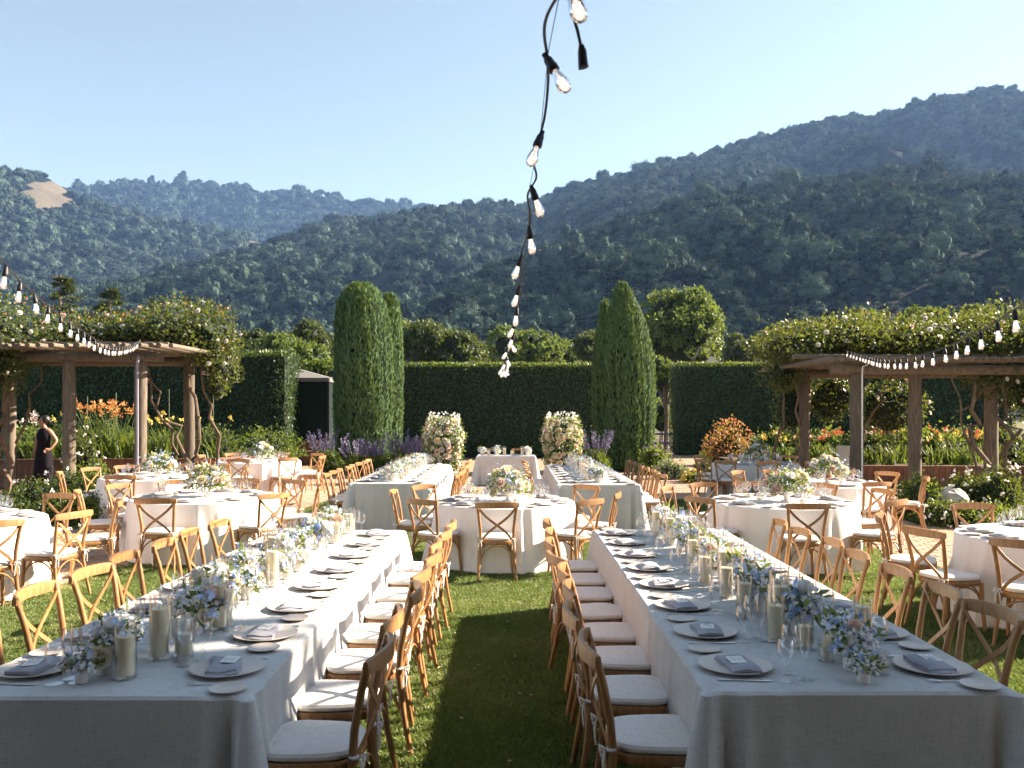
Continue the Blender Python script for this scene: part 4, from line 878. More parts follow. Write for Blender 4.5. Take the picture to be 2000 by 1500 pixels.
for i, (k, (cx, cyy, r)) in enumerate(RT.items()):
    t = empty('round_table', (cx, cyy, 0)); tag(t, RN[k]+' beneath its ivory cloth', 'table', 'round guest tables')
    mb = MB(); mb.lathe([(r-.03, TZ-.035), (r-.03, TZ-.012)], 32); obj('table_top', mb.mesh('round_top', M['log']), t)
    for a in range(4): obj('leg', legm, t, (.5*math.cos(a*1.571+.8), .5*math.sin(a*1.571+.8), 0))
    n = 280; ring = [(r*math.cos(2*math.pi*q/n), r*math.sin(2*math.pi*q/n)) for q in range(n)]; nr = [(math.cos(2*math.pi*q/n), math.sin(2*math.pi*q/n)) for q in range(n)]
    tag(obj('tablecloth', drape('round_cloth', ring, nr, 'ivory' if k != 'R3' else 'linen', 40+i, TZ, .06, .085, .33), None, (cx, cyy, 0)), ('ivory' if k != 'R3' else 'shade-grey')+' floor length cloth on the '+RN[k], 'tablecloth', 'round tablecloths')  # farthest right cloth drawn in grey linen to show the shade on it

# ------------------------------------------------------------------ cross-back chairs
def chair_parts():
    P = {}
    def shape(w0, w1, d0, d1, n=28):   # rounded seat outline, wider at the front
        out = []
        for i in range(n):
            a = 2*math.pi*i/n; c, s_ = math.cos(a), math.sin(a); e = .55
            x = math.copysign(abs(c)**e, c); y = math.copysign(abs(s_)**e, s_); w = w0+(w1-w0)*(y+1)/2; out.append((x*w, d0+(d1-d0)*(y+1)/2))
        return out
    def slab(mb, rings):
        n = len(rings[0][0]); vs = [(x, y, z) for r, z in rings for x, y in r]; k = len(rings)
        fs = [(j*n+i, j*n+(i+1)%n, (j+1)*n+(i+1)%n, (j+1)*n+i) for j in range(k-1) for i in range(n)]; fs += [tuple(reversed(range(n))), tuple((k-1)*n+i for i in range(n))]; mb.add(vs, fs)
    def sc_(r, f): return [(x*f, y*f) for x, y in r]
    o = shape(.19, .225, -.205, .215)
    mb = MB(); slab(mb, [(sc_(o, .98), .405), (o, .412), (o, .442), (sc_(o, .97), .450)]); P['seat_frame'] = mb.mesh('seat_frame', M['wood'], True)
    mb = MB(); q = sc_(o, .97); slab(mb, [(sc_(q, .93), .4505), (q, .460), (sc_(q, 1.01), .473), (sc_(q, .97), .486), (sc_(q, .80), .494), (sc_(q, .4), .497)]); P['seat_cushion'] = mb.mesh('seat_cushion', M['cushion'], True)
    for s in (-1, 1):
        mb = MB(); mb.tube([(s*.185, .175, .43), (s*.19, .185, .2), (s*.20, .205, 0)], [.019, .018, .014], 10); P['leg_f%d' % s] = mb.mesh('leg', M['wood'], True)
        mb = MB(); mb.tube([(s*.215, -.265, 0), (s*.195, -.222, .22), (s*.182, -.195, .44), (s*.186, -.205, .58), (s*.202, -.235, .74), (s*.222, -.268, .865)], [.014, .017, .019, .018, .017, .016], 10); P['leg_r%d' % s] = mb.mesh('leg', M['wood'], True)
        mb = MB(); a = Vector((s*.205, -.248, .825)); b = Vector((-s*.165, -.205, .465)); pts = []
        for i in range(9): u = i/8; p = a.lerp(b, u); p.y += -.045*math.sin(math.pi*u)*(1 if s > 0 else .78); p.x += s*.02*math.sin(2*math.pi*u); pts.append(p)
        vs = []; w = .013; th = .004
        for i, p in enumerate(pts):
            tv = (pts[min(8, i+1)]-pts[max(0, i-1)]).normalized(); sd = tv.cross(Vector((0, 1, 0))).normalized()
            for dx, dy in ((-w, -th), (w, -th), (w, th), (-w, th)): vs.append(p+sd*dx+Vector((0, dy, 0)))
        mb.add(vs, [(i*4+k, i*4+(k+1) % 4, (i+1)*4+(k+1) % 4, (i+1)*4+k) for i in range(8) for k in range(4)]+[(3,2,1,0), (32,33,34,35)]); P['cross_brace%d' % s] = mb.mesh('cross_brace', M['wood'])
    # bent top rail
    mb = MB(); vs = []; n = 14
    for i in range(n+1):
        u = -1+2*i/n; x = u*.245; yb = -.262-.055*(1-u*u); hgt = .034-.010*u**6; zc = .852+.006*(1-u*u)
        for dy, dzz in ((-.011, -hgt), (.011, -hgt), (.013, 0), (.009, hgt), (-.009, hgt), (-.013, 0)): vs.append((x, yb+dy, zc+dzz))
    mb.add(vs, [(i*6+k, i*6+(k+1) % 6, (i+1)*6+(k+1) % 6, (i+1)*6+k) for i in range(n) for k in range(6)]+[tuple(reversed(range(6))), tuple(n*6+k for k in range(6))]); P['top_rail'] = mb.mesh('top_rail', M['wood'], True)
    def arch(a, b, zt, zlow):
        mb = MB(); pts = []
        for i in range(11): u = i/10; z = zlow+(zt-zlow)*math.sin(math.pi*u)**.55; pts.append((a[0]*(1-u)+b[0]*u, a[1]*(1-u)+b[1]*u, z))
        mb.tube(pts, .0085, 7); return mb.mesh('arch_brace', M['wood'], True)
    P['arch0'] = arch((-.185, .185), (.185, .185), .40, .24); P['arch1'] = arch((-.185, -.215), (.185, -.215), .40, .24); P['arch2'] = arch((-.19, -.205), (-.185, .18), .40, .24); P['arch3'] = arch((.19, -.205), (.185, .18), .40, .24)
    for s in (-1, 1):
        mb = MB(); c = Vector((s*.187, -.203, .474))
        mb.lathe([(.021, -.006), (.024, 0), (.021, .006)], 8, c)
        for k, (dx, dyy) in enumerate(((.5, -.6), (-.6, -.4))):
            mb.tube([c+Vector((0, -.022, 0)), c+Vector((dx*.03, -.05, .012)), c+Vector((dx*.055, -.045, -.02)), c+Vector((dx*.03, -.027, -.004))], .0042, 5)
            mb.tube([c+Vector((0, -.024, 0)), c+Vector((dx*.03, -.035, -.05)), c+Vector((dx*.035, -.03, -.12))], [.0045, .0045, .004], 5)
        P['tie%d' % s] = mb.mesh('tie', M['cushion'])
    return P
CP = chair_parts()
def chair(x, y, ang, label, group, rg=None):
    """ang: direction the sitter would face"""
    t = empty('crossback_chair', (x, y, 0), ang-math.pi/2); tag(t, label, 'chair', group)
    obj('seat_frame', CP['seat_frame'], t); c = obj('seat_cushion', CP['seat_cushion'], t, scale=(1, 1, 1))
    for s in (-1, 1):
        obj('leg', CP['leg_f%d' % s], t); obj('leg', CP['leg_r%d' % s], t); obj('cross_brace', CP['cross_brace%d' % s], t); obj('tie', CP['tie%d' % s], c)
    obj('top_rail', CP['top_rail'], t)
    for k in range(4): obj('arch_brace', CP['arch%d' % k], t)
    return t

# ------------------------------------------------------------------ table settings
def lathe_mesh(name, prof, mat, n=28, wob=None): mb = MB(); mb.lathe(prof, n, wob=wob); return mb.mesh(name, M[mat], True)
W = {}
W['charger'] = lathe_mesh('charger', [(.001, .003), (.10, .003), (.115, .005), (.155, .016), (.160, .019), (.157, .021), (.116, .011), (.001, .009)], 'stone', 36)
W['bread'] = lathe_mesh('bread', [(.001, .003), (.05, .003), (.074, .012), (.077, .014), (.073, .0155), (.05, .007), (.001, .0065)], 'stone', 28)
def napkin_me(seed):
    rg = random.Random(seed); mb = MB(); nx, ny = 12, 9; a, b = .125, .066; p1, p2 = rg.random()*6, rg.random()*6; layers = []
    for L in range(2):
        vt = []; 
        for j in range(ny+1):
            for i in range(nx+1):
                u = i/nx*2-1; v = j/ny*2-1; z = .012*(1-abs(u)**4)*(1-abs(v)**6)+.003*math.sin(v*3+p1+u*.8)+.002*math.sin(u*4+p2)+(L*.012)
                vt.append((u*a*(1-.06*L)+.01*math.sin(v*2+p2)+.012*L, v*b*(1-.05*L)+.006*math.sin(u*3+p1), max(.004, z+.008)))
        base = [(x, y, max(.001, z-.011)) for x, y, z in vt]; n = len(vt); q = nx+1
        f = [(j*q+i, j*q+i+1, (j+1)*q+i+1, (j+1)*q+i) for j in range(ny) for i in range(nx)]
        rim = [j for j in range(q)]+[j*q+nx for j in range(1, ny+1)]+[ny*q+i for i in range(nx-1, -1, -1)]+[j*q for j in range(ny-1, 0, -1)]
        f += [(rim[k], n+rim[k], n+rim[(k+1) % len(rim)], rim[(k+1) % len(rim)]) for k in range(len(rim))]; mb.add(vt+base, f)
    return mb.mesh('napkin', M['napkin'], True)
W['napkin'] = [napkin_me(s) for s in range(4)]
mb = MB(); mb.box((0, 0, .001), (.10, .065, .0016)); W['card'] = mb
for k in range(5): mb.box((-.004+.003*(k % 2), .020-k*.010, .0022), (.062-.012*(k % 3), .0018, .0006), mi=1)
W['card'] = mb.mesh('menu_card', [M['paper'], M['ink']])
def fork_me():
    mb = MB(); mb.tube([(0, -.095, .004), (0, 0, .006), (0, .045, .005)], [.005, .0032, .004], 6, flat=.4); mb.tube([(0, .045, .005), (0, .06, .006), (0, .07, .007)], [.004, .010, .011], 6, flat=.2)
    for k in range(4): x = -.0085+k*.0057; mb.tube([(x, .068, .007), (x, .105, .009)], [.0016, .001], 4)
    return mb.mesh('fork', M['steel'], True)
def knife_me():
    mb = MB(); mb.tube([(0, -.11, .004), (0, 0, .004)], [.006, .005], 6, flat=.5); mb.tube([(0, 0, .004), (.002, .05, .004), (.002, .10, .004), (-.003, .122, .004)], [.005, .0095, .009, .002], 6, flat=.15); return mb.mesh('knife', M['steel'], True)
W['fork'], W['knife'] = fork_me(), knife_me()
W['wine'] = lathe_mesh('wine', [(.036, .001), (.034, .003), (.006, .006), (.0038, .02), (.0038, .088), (.008, .096), (.026, .112), (.037, .135), (.040, .155), (.036, .185), (.031, .212), (.030, .212), (.035, .185), (.039, .155), (.036, .136), (.025, .114), (.001, .100)], 'glass', 22)
W['water'] = lathe_mesh('water', [(.034, .001), (.032, .003), (.006, .006), (.0038, .02), (.0038, .068), (.008, .076), (.028, .092), (.038, .115), (.040, .13), (.036, .158), (.032, .176), (.031, .176), (.035, .158), (.039, .13), (.037, .116), (.027, .094), (.001, .082)], 'glass', 22)
W['flute'] = lathe_mesh('flute', [(.032, .001), (.030, .003), (.006, .006), (.0036, .02), (.0036, .085), (.008, .10), (.019, .125), (.0235, .155), (.0235, .19), (.020, .232), (.019, .232), (.0225, .19), (.0225, .155), (.018, .127), (.001, .105)], 'glass', 20)
def on_table(name, me, x, y, ang, ox, oy, oz=0.0, ra=0.0, tilt=0):
    """place a table item: (ox, oy) in the sitter's frame, oy into the table"""
    c, s = math.cos(ang-math.pi/2), math.sin(ang-math.pi/2)
    return obj(name, me, None, (x+ox*c-oy*s, y+ox*s+oy*c, TZ+.0015+oz), (tilt, 0, ang-math.pi/2+ra))
def setting(x, y, ang, seat, rg, near=True, glasses=3):
    j = lambda a: rg.uniform(-a, a)
    dx = j(.015); tag(on_table('charger_plate', W['charger'], x, y, ang, dx, .20), 'sandy stoneware charger plate, '+seat, 'plate', 'charger plates')
    tag(on_table('linen_napkin', rg.choice(W['napkin']), x, y, ang, dx+j(.012), .20+j(.014), .009, j(.22)), 'folded grey linen napkin, '+seat, 'napkin', 'folded napkins')
    tag(on_table('menu_card', W['card'], x, y, ang, dx+.02, .20+j(.008), .042, j(.2), .04), 'small white menu card, '+seat, 'card', 'menu cards')
    tag(on_table('bread_plate', W['bread'], x, y, ang, -.27+j(.015), .13+j(.02)), 'little bread plate, '+seat, 'plate', 'bread plates')
    if near:
        tag(on_table('dinner_fork', W['fork'], x, y, ang, -.185+j(.006), .20, 0, j(.05)), 'silver fork, '+seat, 'fork', 'forks'); tag(on_table('table_knife', W['knife'], x, y, ang, .182+j(.006), .19, 0, j(.05)), 'silver knife, '+seat, 'knife', 'knives')
    tag(on_table('wine_glass', W['wine'], x, y, ang, .09+j(.02), .40+j(.015)), 'taller wine glass, '+seat, 'wine glass', 'wine glasses')
    tag(on_table('water_goblet', W['water'], x, y, ang, .165+j(.02), .365+j(.015)), 'shorter stemmed goblet, '+seat, 'goblet', 'stemmed goblets')
    if glasses > 2: tag(on_table('champagne_flute', W['flute'], x, y, ang, .155+j(.02), .45+j(.015)), 'slim champagne flute, '+seat, 'flute', 'champagne flutes')

rg = random.Random(77)
for key, (x0, x1, y0, y1) in LT.items():
    near = key[1] == 'F'
    for side in ('aisle', 'outer'):
        right = (key[0] == 'L') == (side == 'aisle')      # seats on the +x side of the table
        n = 8; sp = .597; ys = y0+(y1-y0-sp*7)/2
        for i in range(n):
            y = ys+i*sp; ex = x1 if right else x0; face = math.pi if right else 0
            seat = '%s %s seat from the front, %s' % (ORD[i], side, LN[key])
            cxp = ex+(.165 if right else -.165)+rg.uniform(-.02, .035)*(1 if right else -1); ja = rg.uniform(-.10, .10)
            if key == 'RF' and side == 'aisle' and i == 4: ja = .22
            chair(cxp, y+rg.uniform(-.035, .035), face+ja, 'wooden crossback chair, '+seat, 'chairs along the long tables')
            setting(ex, y, face, seat, rg, near, 3)
# round tables: chair angles read from the photograph
RA = {'C': [-94, -133, -47, -6, 36, 90, 141, 176], 'L1': [-92, -38, 10, 52, 88, 126, 160, 198], 'L2': [-90, -42, 20, 62, 98, 132, 162, 208], 'L3': [-92, -50, -5, 40, 88, 130, 172, 232],
      'L0': [77, 30, -14, -44], 'R1': [-98, -46, 14, 52, 90, 120, 154, 212], 'R2': [-82, -14, 28, 58, 105, 140, 190, 230], 'R3': [-130, -96, -55, 0, 45, 90, 132, 208], 'R0': [92, 160, 196, 226]}
DIRN = ['right', 'far right', 'far', 'far left', 'left', 'near left', 'near', 'near right']
for key, (cx, cyy, r) in RT.items():
    used = {}
    for a in RA[key]:
        k = int(round(a/45.0)) % 8
        if k in used:      # two chairs fall in one eighth: name the gap between
            alt = (k+1) % 8 if (a/45.0-round(a/45.0)) > 0 else (k-1) % 8
            k = alt if alt not in used else [q for q in range(8) if q not in used][0]
        used[k] = 1; seat = '%s side of the %s' % (DIRN[k], RN[key]); rad = R(a); cr = r+.275+rg.uniform(-.03, .05)+(.12 if key in ('L0', 'R0') else 0)
        chair(cx+cr*math.cos(rad), cyy+cr*math.sin(rad), rad+math.pi+rg.uniform(-.16, .16), 'wooden crossback chair on '+seat, 'chairs around the round tables')
        setting(cx+r*math.cos(rad), cyy+r*math.sin(rad), rad+math.pi, seat, rg, False, 3)
for i, x in enumerate((960, 1018)): chair(px(x, 23.5), 23.62, -math.pi/2, 'wooden crossback chair behind the head table, %s one' % ('left' if i == 0 else 'right'), 'chairs behind the head table')

# ------------------------------------------------------------------ candles and flowers
def hurr(name, r, h): return lathe_mesh(name, [(.001, .001), (r, .001), (r, .012), (r, h), (r-.003, h), (r-.003, .014), (.001, .013)], 'glass', 26)
W['hurricane'] = {k: hurr('hurricane', r, h) for k, (r, h) in {'t': (.046, .285), 'm': (.046, .225), 's': (.044, .155)}.items()}
def candle_me(r, h):
    mb = MB(); mb.lathe([(r-.003, 0), (r, .003), (r, h-.005), (r-.005, h), (r*.5, h-.004), (.001, h-.006)], 22); mb.tube([(0, 0, h-.006), (.001, 0, h+.012)], .0014, 5, mi=1); return mb.mesh('candle', [M['wax'], M['wick']], True)
W['candle'] = {'t': candle_me(.039, .215), 'm': candle_me(.039, .165), 's': candle_me(.037, .095), 'v': candle_me(.024, .045)}
W['votive'] = lathe_mesh('votive', [(.001, .001), (.036, .001), (.036, .10), (.033, .10), (.033, .012), (.001, .011)], 'ribbed', 48, wob=lambda a, z: 1+.03*math.cos(24*a))
W['bud'] = lathe_mesh('bud', [(.001, 0), (.030, .0), (.034, .006), (.034, .055), (.030, .068), (.019, .078), (.018, .088), (.015, .088), (.014, .07), (.001, .06)], 'ceramic', 24)
W['pot'] = lathe_mesh('pot', [(.001, 0), (.036, 0), (.040, .006), (.041, .075), (.038, .08), (.036, .078), (.034, .03), (.001, .02)], 'ceramic', 24)
W['compote'] = lathe_mesh('compote', [(.001, 0), (.07, 0), (.065, .01), (.03, .02), (.026, .05), (.06, .07), (.11, .10), (.125, .135), (.12, .135), (.10, .105), (.001, .08)], 'ceramic', 28)
def bouquet(seed, rx, h0, h1, nroses, nleaf, nblue, nwhite, rs=1.0, leaf=.045, sprigs=8):
    """returns meshes (foliage, blue blossoms, white blossoms) and rose positions"""
    rng = np.random.default_rng(seed)
    def pts(n, lo=.3): d = ball(rng, n); d[:, 2] = np.abs(d[:, 2])*1.1-.1; return d, d*rng.uniform(lo, 1.0, (n, 1))*np.array([rx, rx, h1-h0])+np.array([0, 0, h0])
    d, P = pts(nleaf); L = leaf*rng.uniform(.6, 1.4, nleaf); V = [kites(rng, P, d*.7+rng.normal(size=(nleaf, 3))*.6, L, L*.42)]
    st = MB(); d, B = pts(max(nblue, 1), .65); fl = []; tips = []
    for k in range(sprigs):                                 # airy stems that rise above the mass
        e = ball(rng, 1)[0]; e[2] = abs(e[2])+.35; e = unit(e); b = np.array([0, 0, h0*.6]); tp = b+e*np.array([rx*1.35, rx*1.35, (h1-h0)*1.5]); st.tube([tuple(b), tuple(b*.5+tp*.5+rng.normal(size=3)*.01), tuple(tp)], [.002, .0016, .001], 4)
        u = rng.uniform(.5, 1.02, (5, 1)); tips.append(b+(tp-b)*u+rng.normal(size=(5, 3))*.008)
    B = np.concatenate([B]+tips) if tips else B
    def flowers(C, s, petals=5):
        n = len(C); nrm = unit(unit(C-np.array([0, 0, h0*.6]))+rng.normal(size=(n, 3))*.5); out = []
        t1 = unit(np.cross(nrm, rng.normal(size=(n, 3)))); t2 = np.cross(nrm, t1)
        for k in range(petals):
            a = 2*math.pi*k/petals; dr = unit(t1*math.cos(a)+t2*math.sin(a)+nrm*.35); sd = unit(np.cross(dr, nrm)); sz = (s*rng.uniform(.75, 1.25, n))[:, None]
            out.append(np.stack([C, C+dr*sz*.6+sd*sz*.42, C+dr*sz, C+dr*sz*.6-sd*sz*.42], 1))
        return np.concatenate(out)
    d, Wp = pts(max(nwhite, 1), .75)
    d, Rp = pts(nroses, .72)
    st_me = st.mesh('flower_stems', M['leaf_bouquet'])
    return {'foliage': quads('bouquet_foliage', np.concatenate(V), M['leaf_bouquet']), 'stems': st_me, 'blue': quads('blue_blossoms', flowers(B, .013*rs), M['delph']), 'pale': quads('pale_blossoms', flowers(Wp, .012*rs), M['pale_blue']), 'roses': [(p, unit(p-np.array([0, 0, h0*.4]))) for p in Rp]}
BQ = [bouquet(700+i, .09, .075, .18, 2 if i < 3 else 1, 80, 22, 130) for i in range(5)]
BIG = [bouquet(720+i, .30, .14, .42, 18, 520, 60, 60, 1.3, .07, 16) for i in range(3)]
RK = ['rose_cream', 'rose_blush', 'rose_white', 'rose_cream']
def arrangement(name, loc, rz, b, vase, label, cat, group, rng_, rscale=.62, sc_=1.0, vname='vase'):
    t = empty(name, loc, rz); t.scale = (sc_,)*3; tag(t, label, cat, group)
    if vase is not None: obj(vname, vase, t)
    obj('foliage', b['foliage'], t); obj('stems', b['stems'], t); obj('blue_blossoms', b['blue'], t); obj('pale_blossoms', b['pale'], t)
    for k, (p, nrm) in enumerate(b['roses']):
        q = Vector(nrm).to_track_quat('Z', 'Y').to_euler(); obj('rose', ROSE[RK[(k+rng_.randrange(2)) % 4]][k % 2], t, p, q, rscale*rng_.uniform(.8, 1.25))
    return t
rg = random.Random(5)
def hurricane(x, y, k, lab):
    tag(obj('hurricane_vase', W['hurricane'][k], None, (x, y, TZ+.0015), (0, 0, rg.random()*6)), 'clear glass cylinder round '+lab, 'glass cylinder', 'glass candle cylinders')
    tag(obj('pillar_candle', W['candle'][k], None, (x+rg.uniform(-.003, .003), y, TZ+.0160)), lab, 'candle', 'ivory pillar candles')
def votive(x, y, lab):
    tag(obj('ribbed_votive', W['votive'], None, (x, y, TZ+.0015)), 'ribbed glass votive holder with '+lab, 'votive holder', 'ribbed votive holders')
    tag(obj('votive_candle', W['candle']['v'], None, (x, y, TZ+.0140)), lab, 'candle', 'votive candles')
FRONT = {   # items near the camera, read from the photograph: (kind, x, y)
 'LF': [('bud',-1.78,3.60),('pot',-1.735,3.73),('m',-1.625,3.66),('t',-1.60,3.95),('m',-1.69,4.22),('s',-1.50,3.98),('b1',-1.80,4.0),('v',-1.70,3.86),('v',-1.66,4.08)],
 'RF': [('bud',1.455,3.60),('pot',1.49,3.79),('v',1.575,3.72),('v',1.415,3.92),('m',1.285,4.25),('t',1.41,4.62),('m',1.70,4.22),('s',1.385,4.12),('b1',1.54,4.02),('v',1.50,4.1)]}
for key, (x0, x1, y0, y1) in LT.items():
    xc = (x0+x1)/2; it = list(FRONT.get(key, [])); y = (4.30 if key in FRONT else y0+.25); pat = ['b', 't', 'm', 'b2', 'v', 'm', 'b', 's', 't', 'b2', 'm', 'v']; i = 0
    while y < y1-.12:
        y += rg.uniform(.075, .105); k = pat[i % len(pat)]; i += 1
        it.append((k, xc+rg.uniform(-.15, .15)*(1 if k[0] != 'b' else .5), y))
    it.sort(key=lambda q: q[2]); cnt = {}
    for k, x, y in it:
        fam = 'c' if k in 'tms' else ('v' if k == 'v' else 'b'); cnt[fam] = cnt.get(fam, 0)+1; o = ordw(cnt[fam]-1)
        if fam == 'c': hurricane(x, y, k, '%s pillar candle from the front of %s' % (o, LN[key]))
        elif fam == 'v': votive(x, y, '%s votive candle from the front of %s' % (o, LN[key]))
        else:
            va = {'bud': W['bud'], 'pot': W['pot']}.get(k, W['pot'] if i % 2 else W['bud']); big = k in ('b', 'b1', 'b2'); b = BQ[(cnt[fam]+ord(key[0])) % 5] if big else BQ[3 if k == 'bud' else 1]
            arrangement('flower_vase', (x, y, TZ+.0015), rg.random()*6.28, b, va, '%s blue and white flower vase from the front of %s' % (o, LN[key]), 'flower vase', 'flower vases on the long tables', rg, .75, 1.38 if k == 'b' else (.75 if k == 'bud' else 1.15))
for i, (key, (cx, cyy, r)) in enumerate(RT.items()):
    if key not in ('L0', 'R0'):
        arrangement('rose_centrepiece', (cx+.05, cyy, TZ+.0015), i*1.1, BIG[i % 3], W['compote'], 'cream rose centrepiece on the '+RN[key], 'centrepiece', 'rose centrepieces', rg, 1.15, 1.0, 'compote')
    for k in range(4):
        a = k*1.571+.4; votive(cx+.36*math.cos(a), cyy+.36*math.sin(a), '%s votive on the %s' % (['right', 'far', 'left', 'near'][k], RN[key]))
for k, (x, kd) in enumerate([(955, 's'), (985, 'm'), (1000, 's'), (1020, 'm'), (1035, 's')]): hurricane(px(x, 22.7), 22.62+.1*(k % 2), kd, '%s pillar candle from the left on the head table' % ORD[k])
for k, x in enumerate((942, 970, 1030)): arrangement('flower_vase', (px(x, 22.6), 22.6, TZ+.0015), k, BQ[k], W['pot'], '%s little flower vase from the left on head table' % ORD[k], 'flower vase', 'flower vases on the head table', rg, .8, 1.3)
# flower pillars
def flower_pillar(x, y, h, label, seed, warm):
    t = empty('flower_pillar', (x, y, 0)); tag(t, label, 'flower pillar', 'pair of flower pillars'); rng = np.random.default_rng(seed)
    mb = MB(); mb.lathe([(.22, 0), (.25, .3), (.29, h*.6), (.24, h*.82), (.05, h*.93)], 14); obj('core', mb.mesh('pillar_core', M['core']), t)
    n = 2300; z = rng.random(n)*h; a = rng.random(n)*6.283; rr = np.interp(z/h, [0, .3, .7, 1.0], [.34, .40, .50, .36])*rng.uniform(.7, 1.25, n)
    P = np.stack([rr*np.cos(a), rr*np.sin(a), z], 1); d = np.stack([np.cos(a), np.sin(a), np.full(n, .2)], 1); obj('foliage', quads('pillar_foliage', kites(rng, P, d*.6+rng.normal(size=(n, 3))*.6, .09, .045), M['leaf_bouquet']), t)
    for k in range(105):
        z = rng.random()**.85*h*.97+.04; a = -math.pi/2+rng.uniform(-2.2, 2.2); r = np.interp(z/h, [0, .3, .7, 1.0], [.34, .40, .50, .34])*rng.uniform(.9, 1.14); p = Vector((r*math.cos(a), r*math.sin(a), z)); nv = Vector((math.cos(a), math.sin(a), .35))
        obj('rose', ROSE[(['rose_cream', 'rose_cream', 'rose_blush'] if warm else ['rose_white', 'rose_blush', 'rose_cream', 'rose_white'])[k % (3 if warm else 4)]][k % 2], t, p, nv.to_track_quat('Z', 'Y').to_euler(), rng.uniform(.9, 1.75))
    m = 330; z = np.where(rng.random(m) < .75, h*rng.uniform(.62, 1.07, m), h*rng.random(m)); a = rng.random(m)*6.283; rr = np.interp(z/h, [0, .7, 1.12], [.44, .50, .34])*rng.uniform(.75, 1.15, m); C = np.stack([rr*np.cos(a), rr*np.sin(a), z], 1)
    C5 = np.repeat(C, 4, 0); V = kites(rng, C5, rng.normal(size=(m*4, 3)), .045, .035); obj('blue_blossoms', quads('pillar_blue', V, M['pale_blue']), t)
flower_pillar(px(866, 23.6), 23.6, 1.76, 'tall flower pillar left of the head table with white and blush roses', 1, False)
flower_pillar(px(1098, 23.6), 23.6, 1.76, 'tall cream rose pillar right of the head table', 2, True)
for k, (x, y) in enumerate([(-1.05, 19.2), (.55, 19.1)]): arrangement('floor_bouquet', (x, y, 0), k, BIG[k], None, 'rose bouquet on the ground at the %s rear table end' % ('left' if k == 0 else 'right'), 'bouquet', 'bouquets on the ground', rg, 1.2, .9)
#@@LIGHTS
# ------------------------------------------------------------------ string lights
def bulbmat():
    m = bpy.data.materials.new('bulb_glass'); m.use_nodes = True; t = m.node_tree; t.nodes.clear(); out = t.nodes.new('ShaderNodeOutputMaterial')
    tr = t.nodes.new('ShaderNodeBsdfTransparent'); gl = t.nodes.new('ShaderNodeBsdfGlossy'); gl.inputs['Roughness'].default_value = .04
    em = t.nodes.new('ShaderNodeEmission'); em.inputs[0].default_value = (1, .80, .68, 1); em.inputs[1].default_value = .26
    lw = t.nodes.new('ShaderNodeLayerWeight'); lw.inputs[0].default_value = .3
    m1 = t.nodes.new('ShaderNodeMixShader'); m1.inputs[0].default_value = .55; t.links.new(tr.outputs[0], m1.inputs[1]); t.links.new(em.outputs[0], m1.inputs[2])
    m2 = t.nodes.new('ShaderNodeMixShader'); t.links.new(lw.outputs['Fresnel'], m2.inputs[0]); t.links.new(m1.outputs[0], m2.inputs[1]); t.links.new(gl.outputs[0], m2.inputs[2]); t.links.new(m2.outputs[0], out.inputs[0]); return m
def emat(name, c, s):
    m = bpy.data.materials.new(name); m.use_nodes = True; b = m.node_tree.nodes['Principled BSDF']; b.inputs['Emission Color'].default_value = (*c, 1); b.inputs['Emission Strength'].default_value = s; return m
M['bulb'] = bulbmat(); M['filament'] = emat('filament', (1, .62, .30), 5.0)
mb = MB(); mb.lathe([(.0125, -.052), (.0135, -.062), (.017, -.078), (.0225, -.100), (.0235, -.112), (.021, -.126), (.013, -.137), (.001, -.141)], 18)
mb.tube([(-.006, 0, -.06), (-.009, .002, -.09), (-.004, -.003, -.108), (.004, .003, -.108), (.009, -.002, -.09), (.006, 0, -.06)], .0009, 5, mi=1); bulb_me = mb.mesh('bulb', [M['bulb'], M['filament']], True)
mb = MB(); mb.lathe([(.001, .014), (.009, .012), (.011, 0), (.015, -.006), (.0165, -.03), (.0185, -.034), (.0185, -.05), (.0165, -.055), (.013, -.0555)], 14); mb.tube([(0, 0, -.004), (.0, .0, .018)], .010, 8); socket_me = mb.mesh('socket', M['black'], True)
def spline(pts, per=10):
    P = [np.array(p, float) for p in pts]; P = [2*P[0]-P[1]]+P+[2*P[-1]-P[-2]]; out = []
    for i in range(1, len(P)-2):
        for k in range(per):
            t = k/per; a, b, c, d = P[i-1], P[i], P[i+1], P[i+2]
            out.append(.5*(2*b+(c-a)*t+(2*a-5*b+4*c-d)*t*t+(3*b-a-3*c+d)*t**3))
    out.append(P[-2]); return np.array(out)
def lights(label, cps, step, seed, tilt, wig=.0, r=.0042, start=.1):
    C = spline([(px(x, d), d, pz(y, d)) for x, y, d in cps], 24); off = C[0].copy(); rg = random.Random(seed)
    t = empty('string_lights', off); tag(t, label, 'string lights', 'bulb string lights')
    s = np.concatenate([[0], np.cumsum(np.linalg.norm(np.diff(C, axis=0), axis=1))])
    if wig: C = C+np.stack([np.sin(s*9+1.3*np.sin(s*4)), 0*s, .5*np.cos(s*7)], 1)*wig
    mb = MB(); mb.tube([tuple(p) for p in C-off], r, 6); obj('cable', mb.mesh('cable', M['black'], True), t)
    mb = MB(); straight = np.stack([np.interp(np.linspace(0, s[-1], 60), s, C[:, k]) for k in range(3)], 1)-off+np.array([.004, 0, .012]); mb.tube([tuple(p) for p in straight], .0012, 5); obj('support_wire', mb.mesh('support_wire', M['black']), t)
    u = start
    while u < s[-1]:
        p = np.array([np.interp(u, s, C[:, k]) for k in range(3)])-off
        so = obj('socket', socket_me, t, p+np.array([0, 0, -.012]), (rg.uniform(-.25, .25)*min(1, tilt*3), rg.choice((-1, 1))*rg.uniform(.2, 1)*tilt, rg.random()*.6-.3)); so.scale = ((.84 if tilt > .3 else .74),)*3; obj('bulb', bulb_me, so)
        u += step*rg.uniform(.92, 1.08)
    return t, off
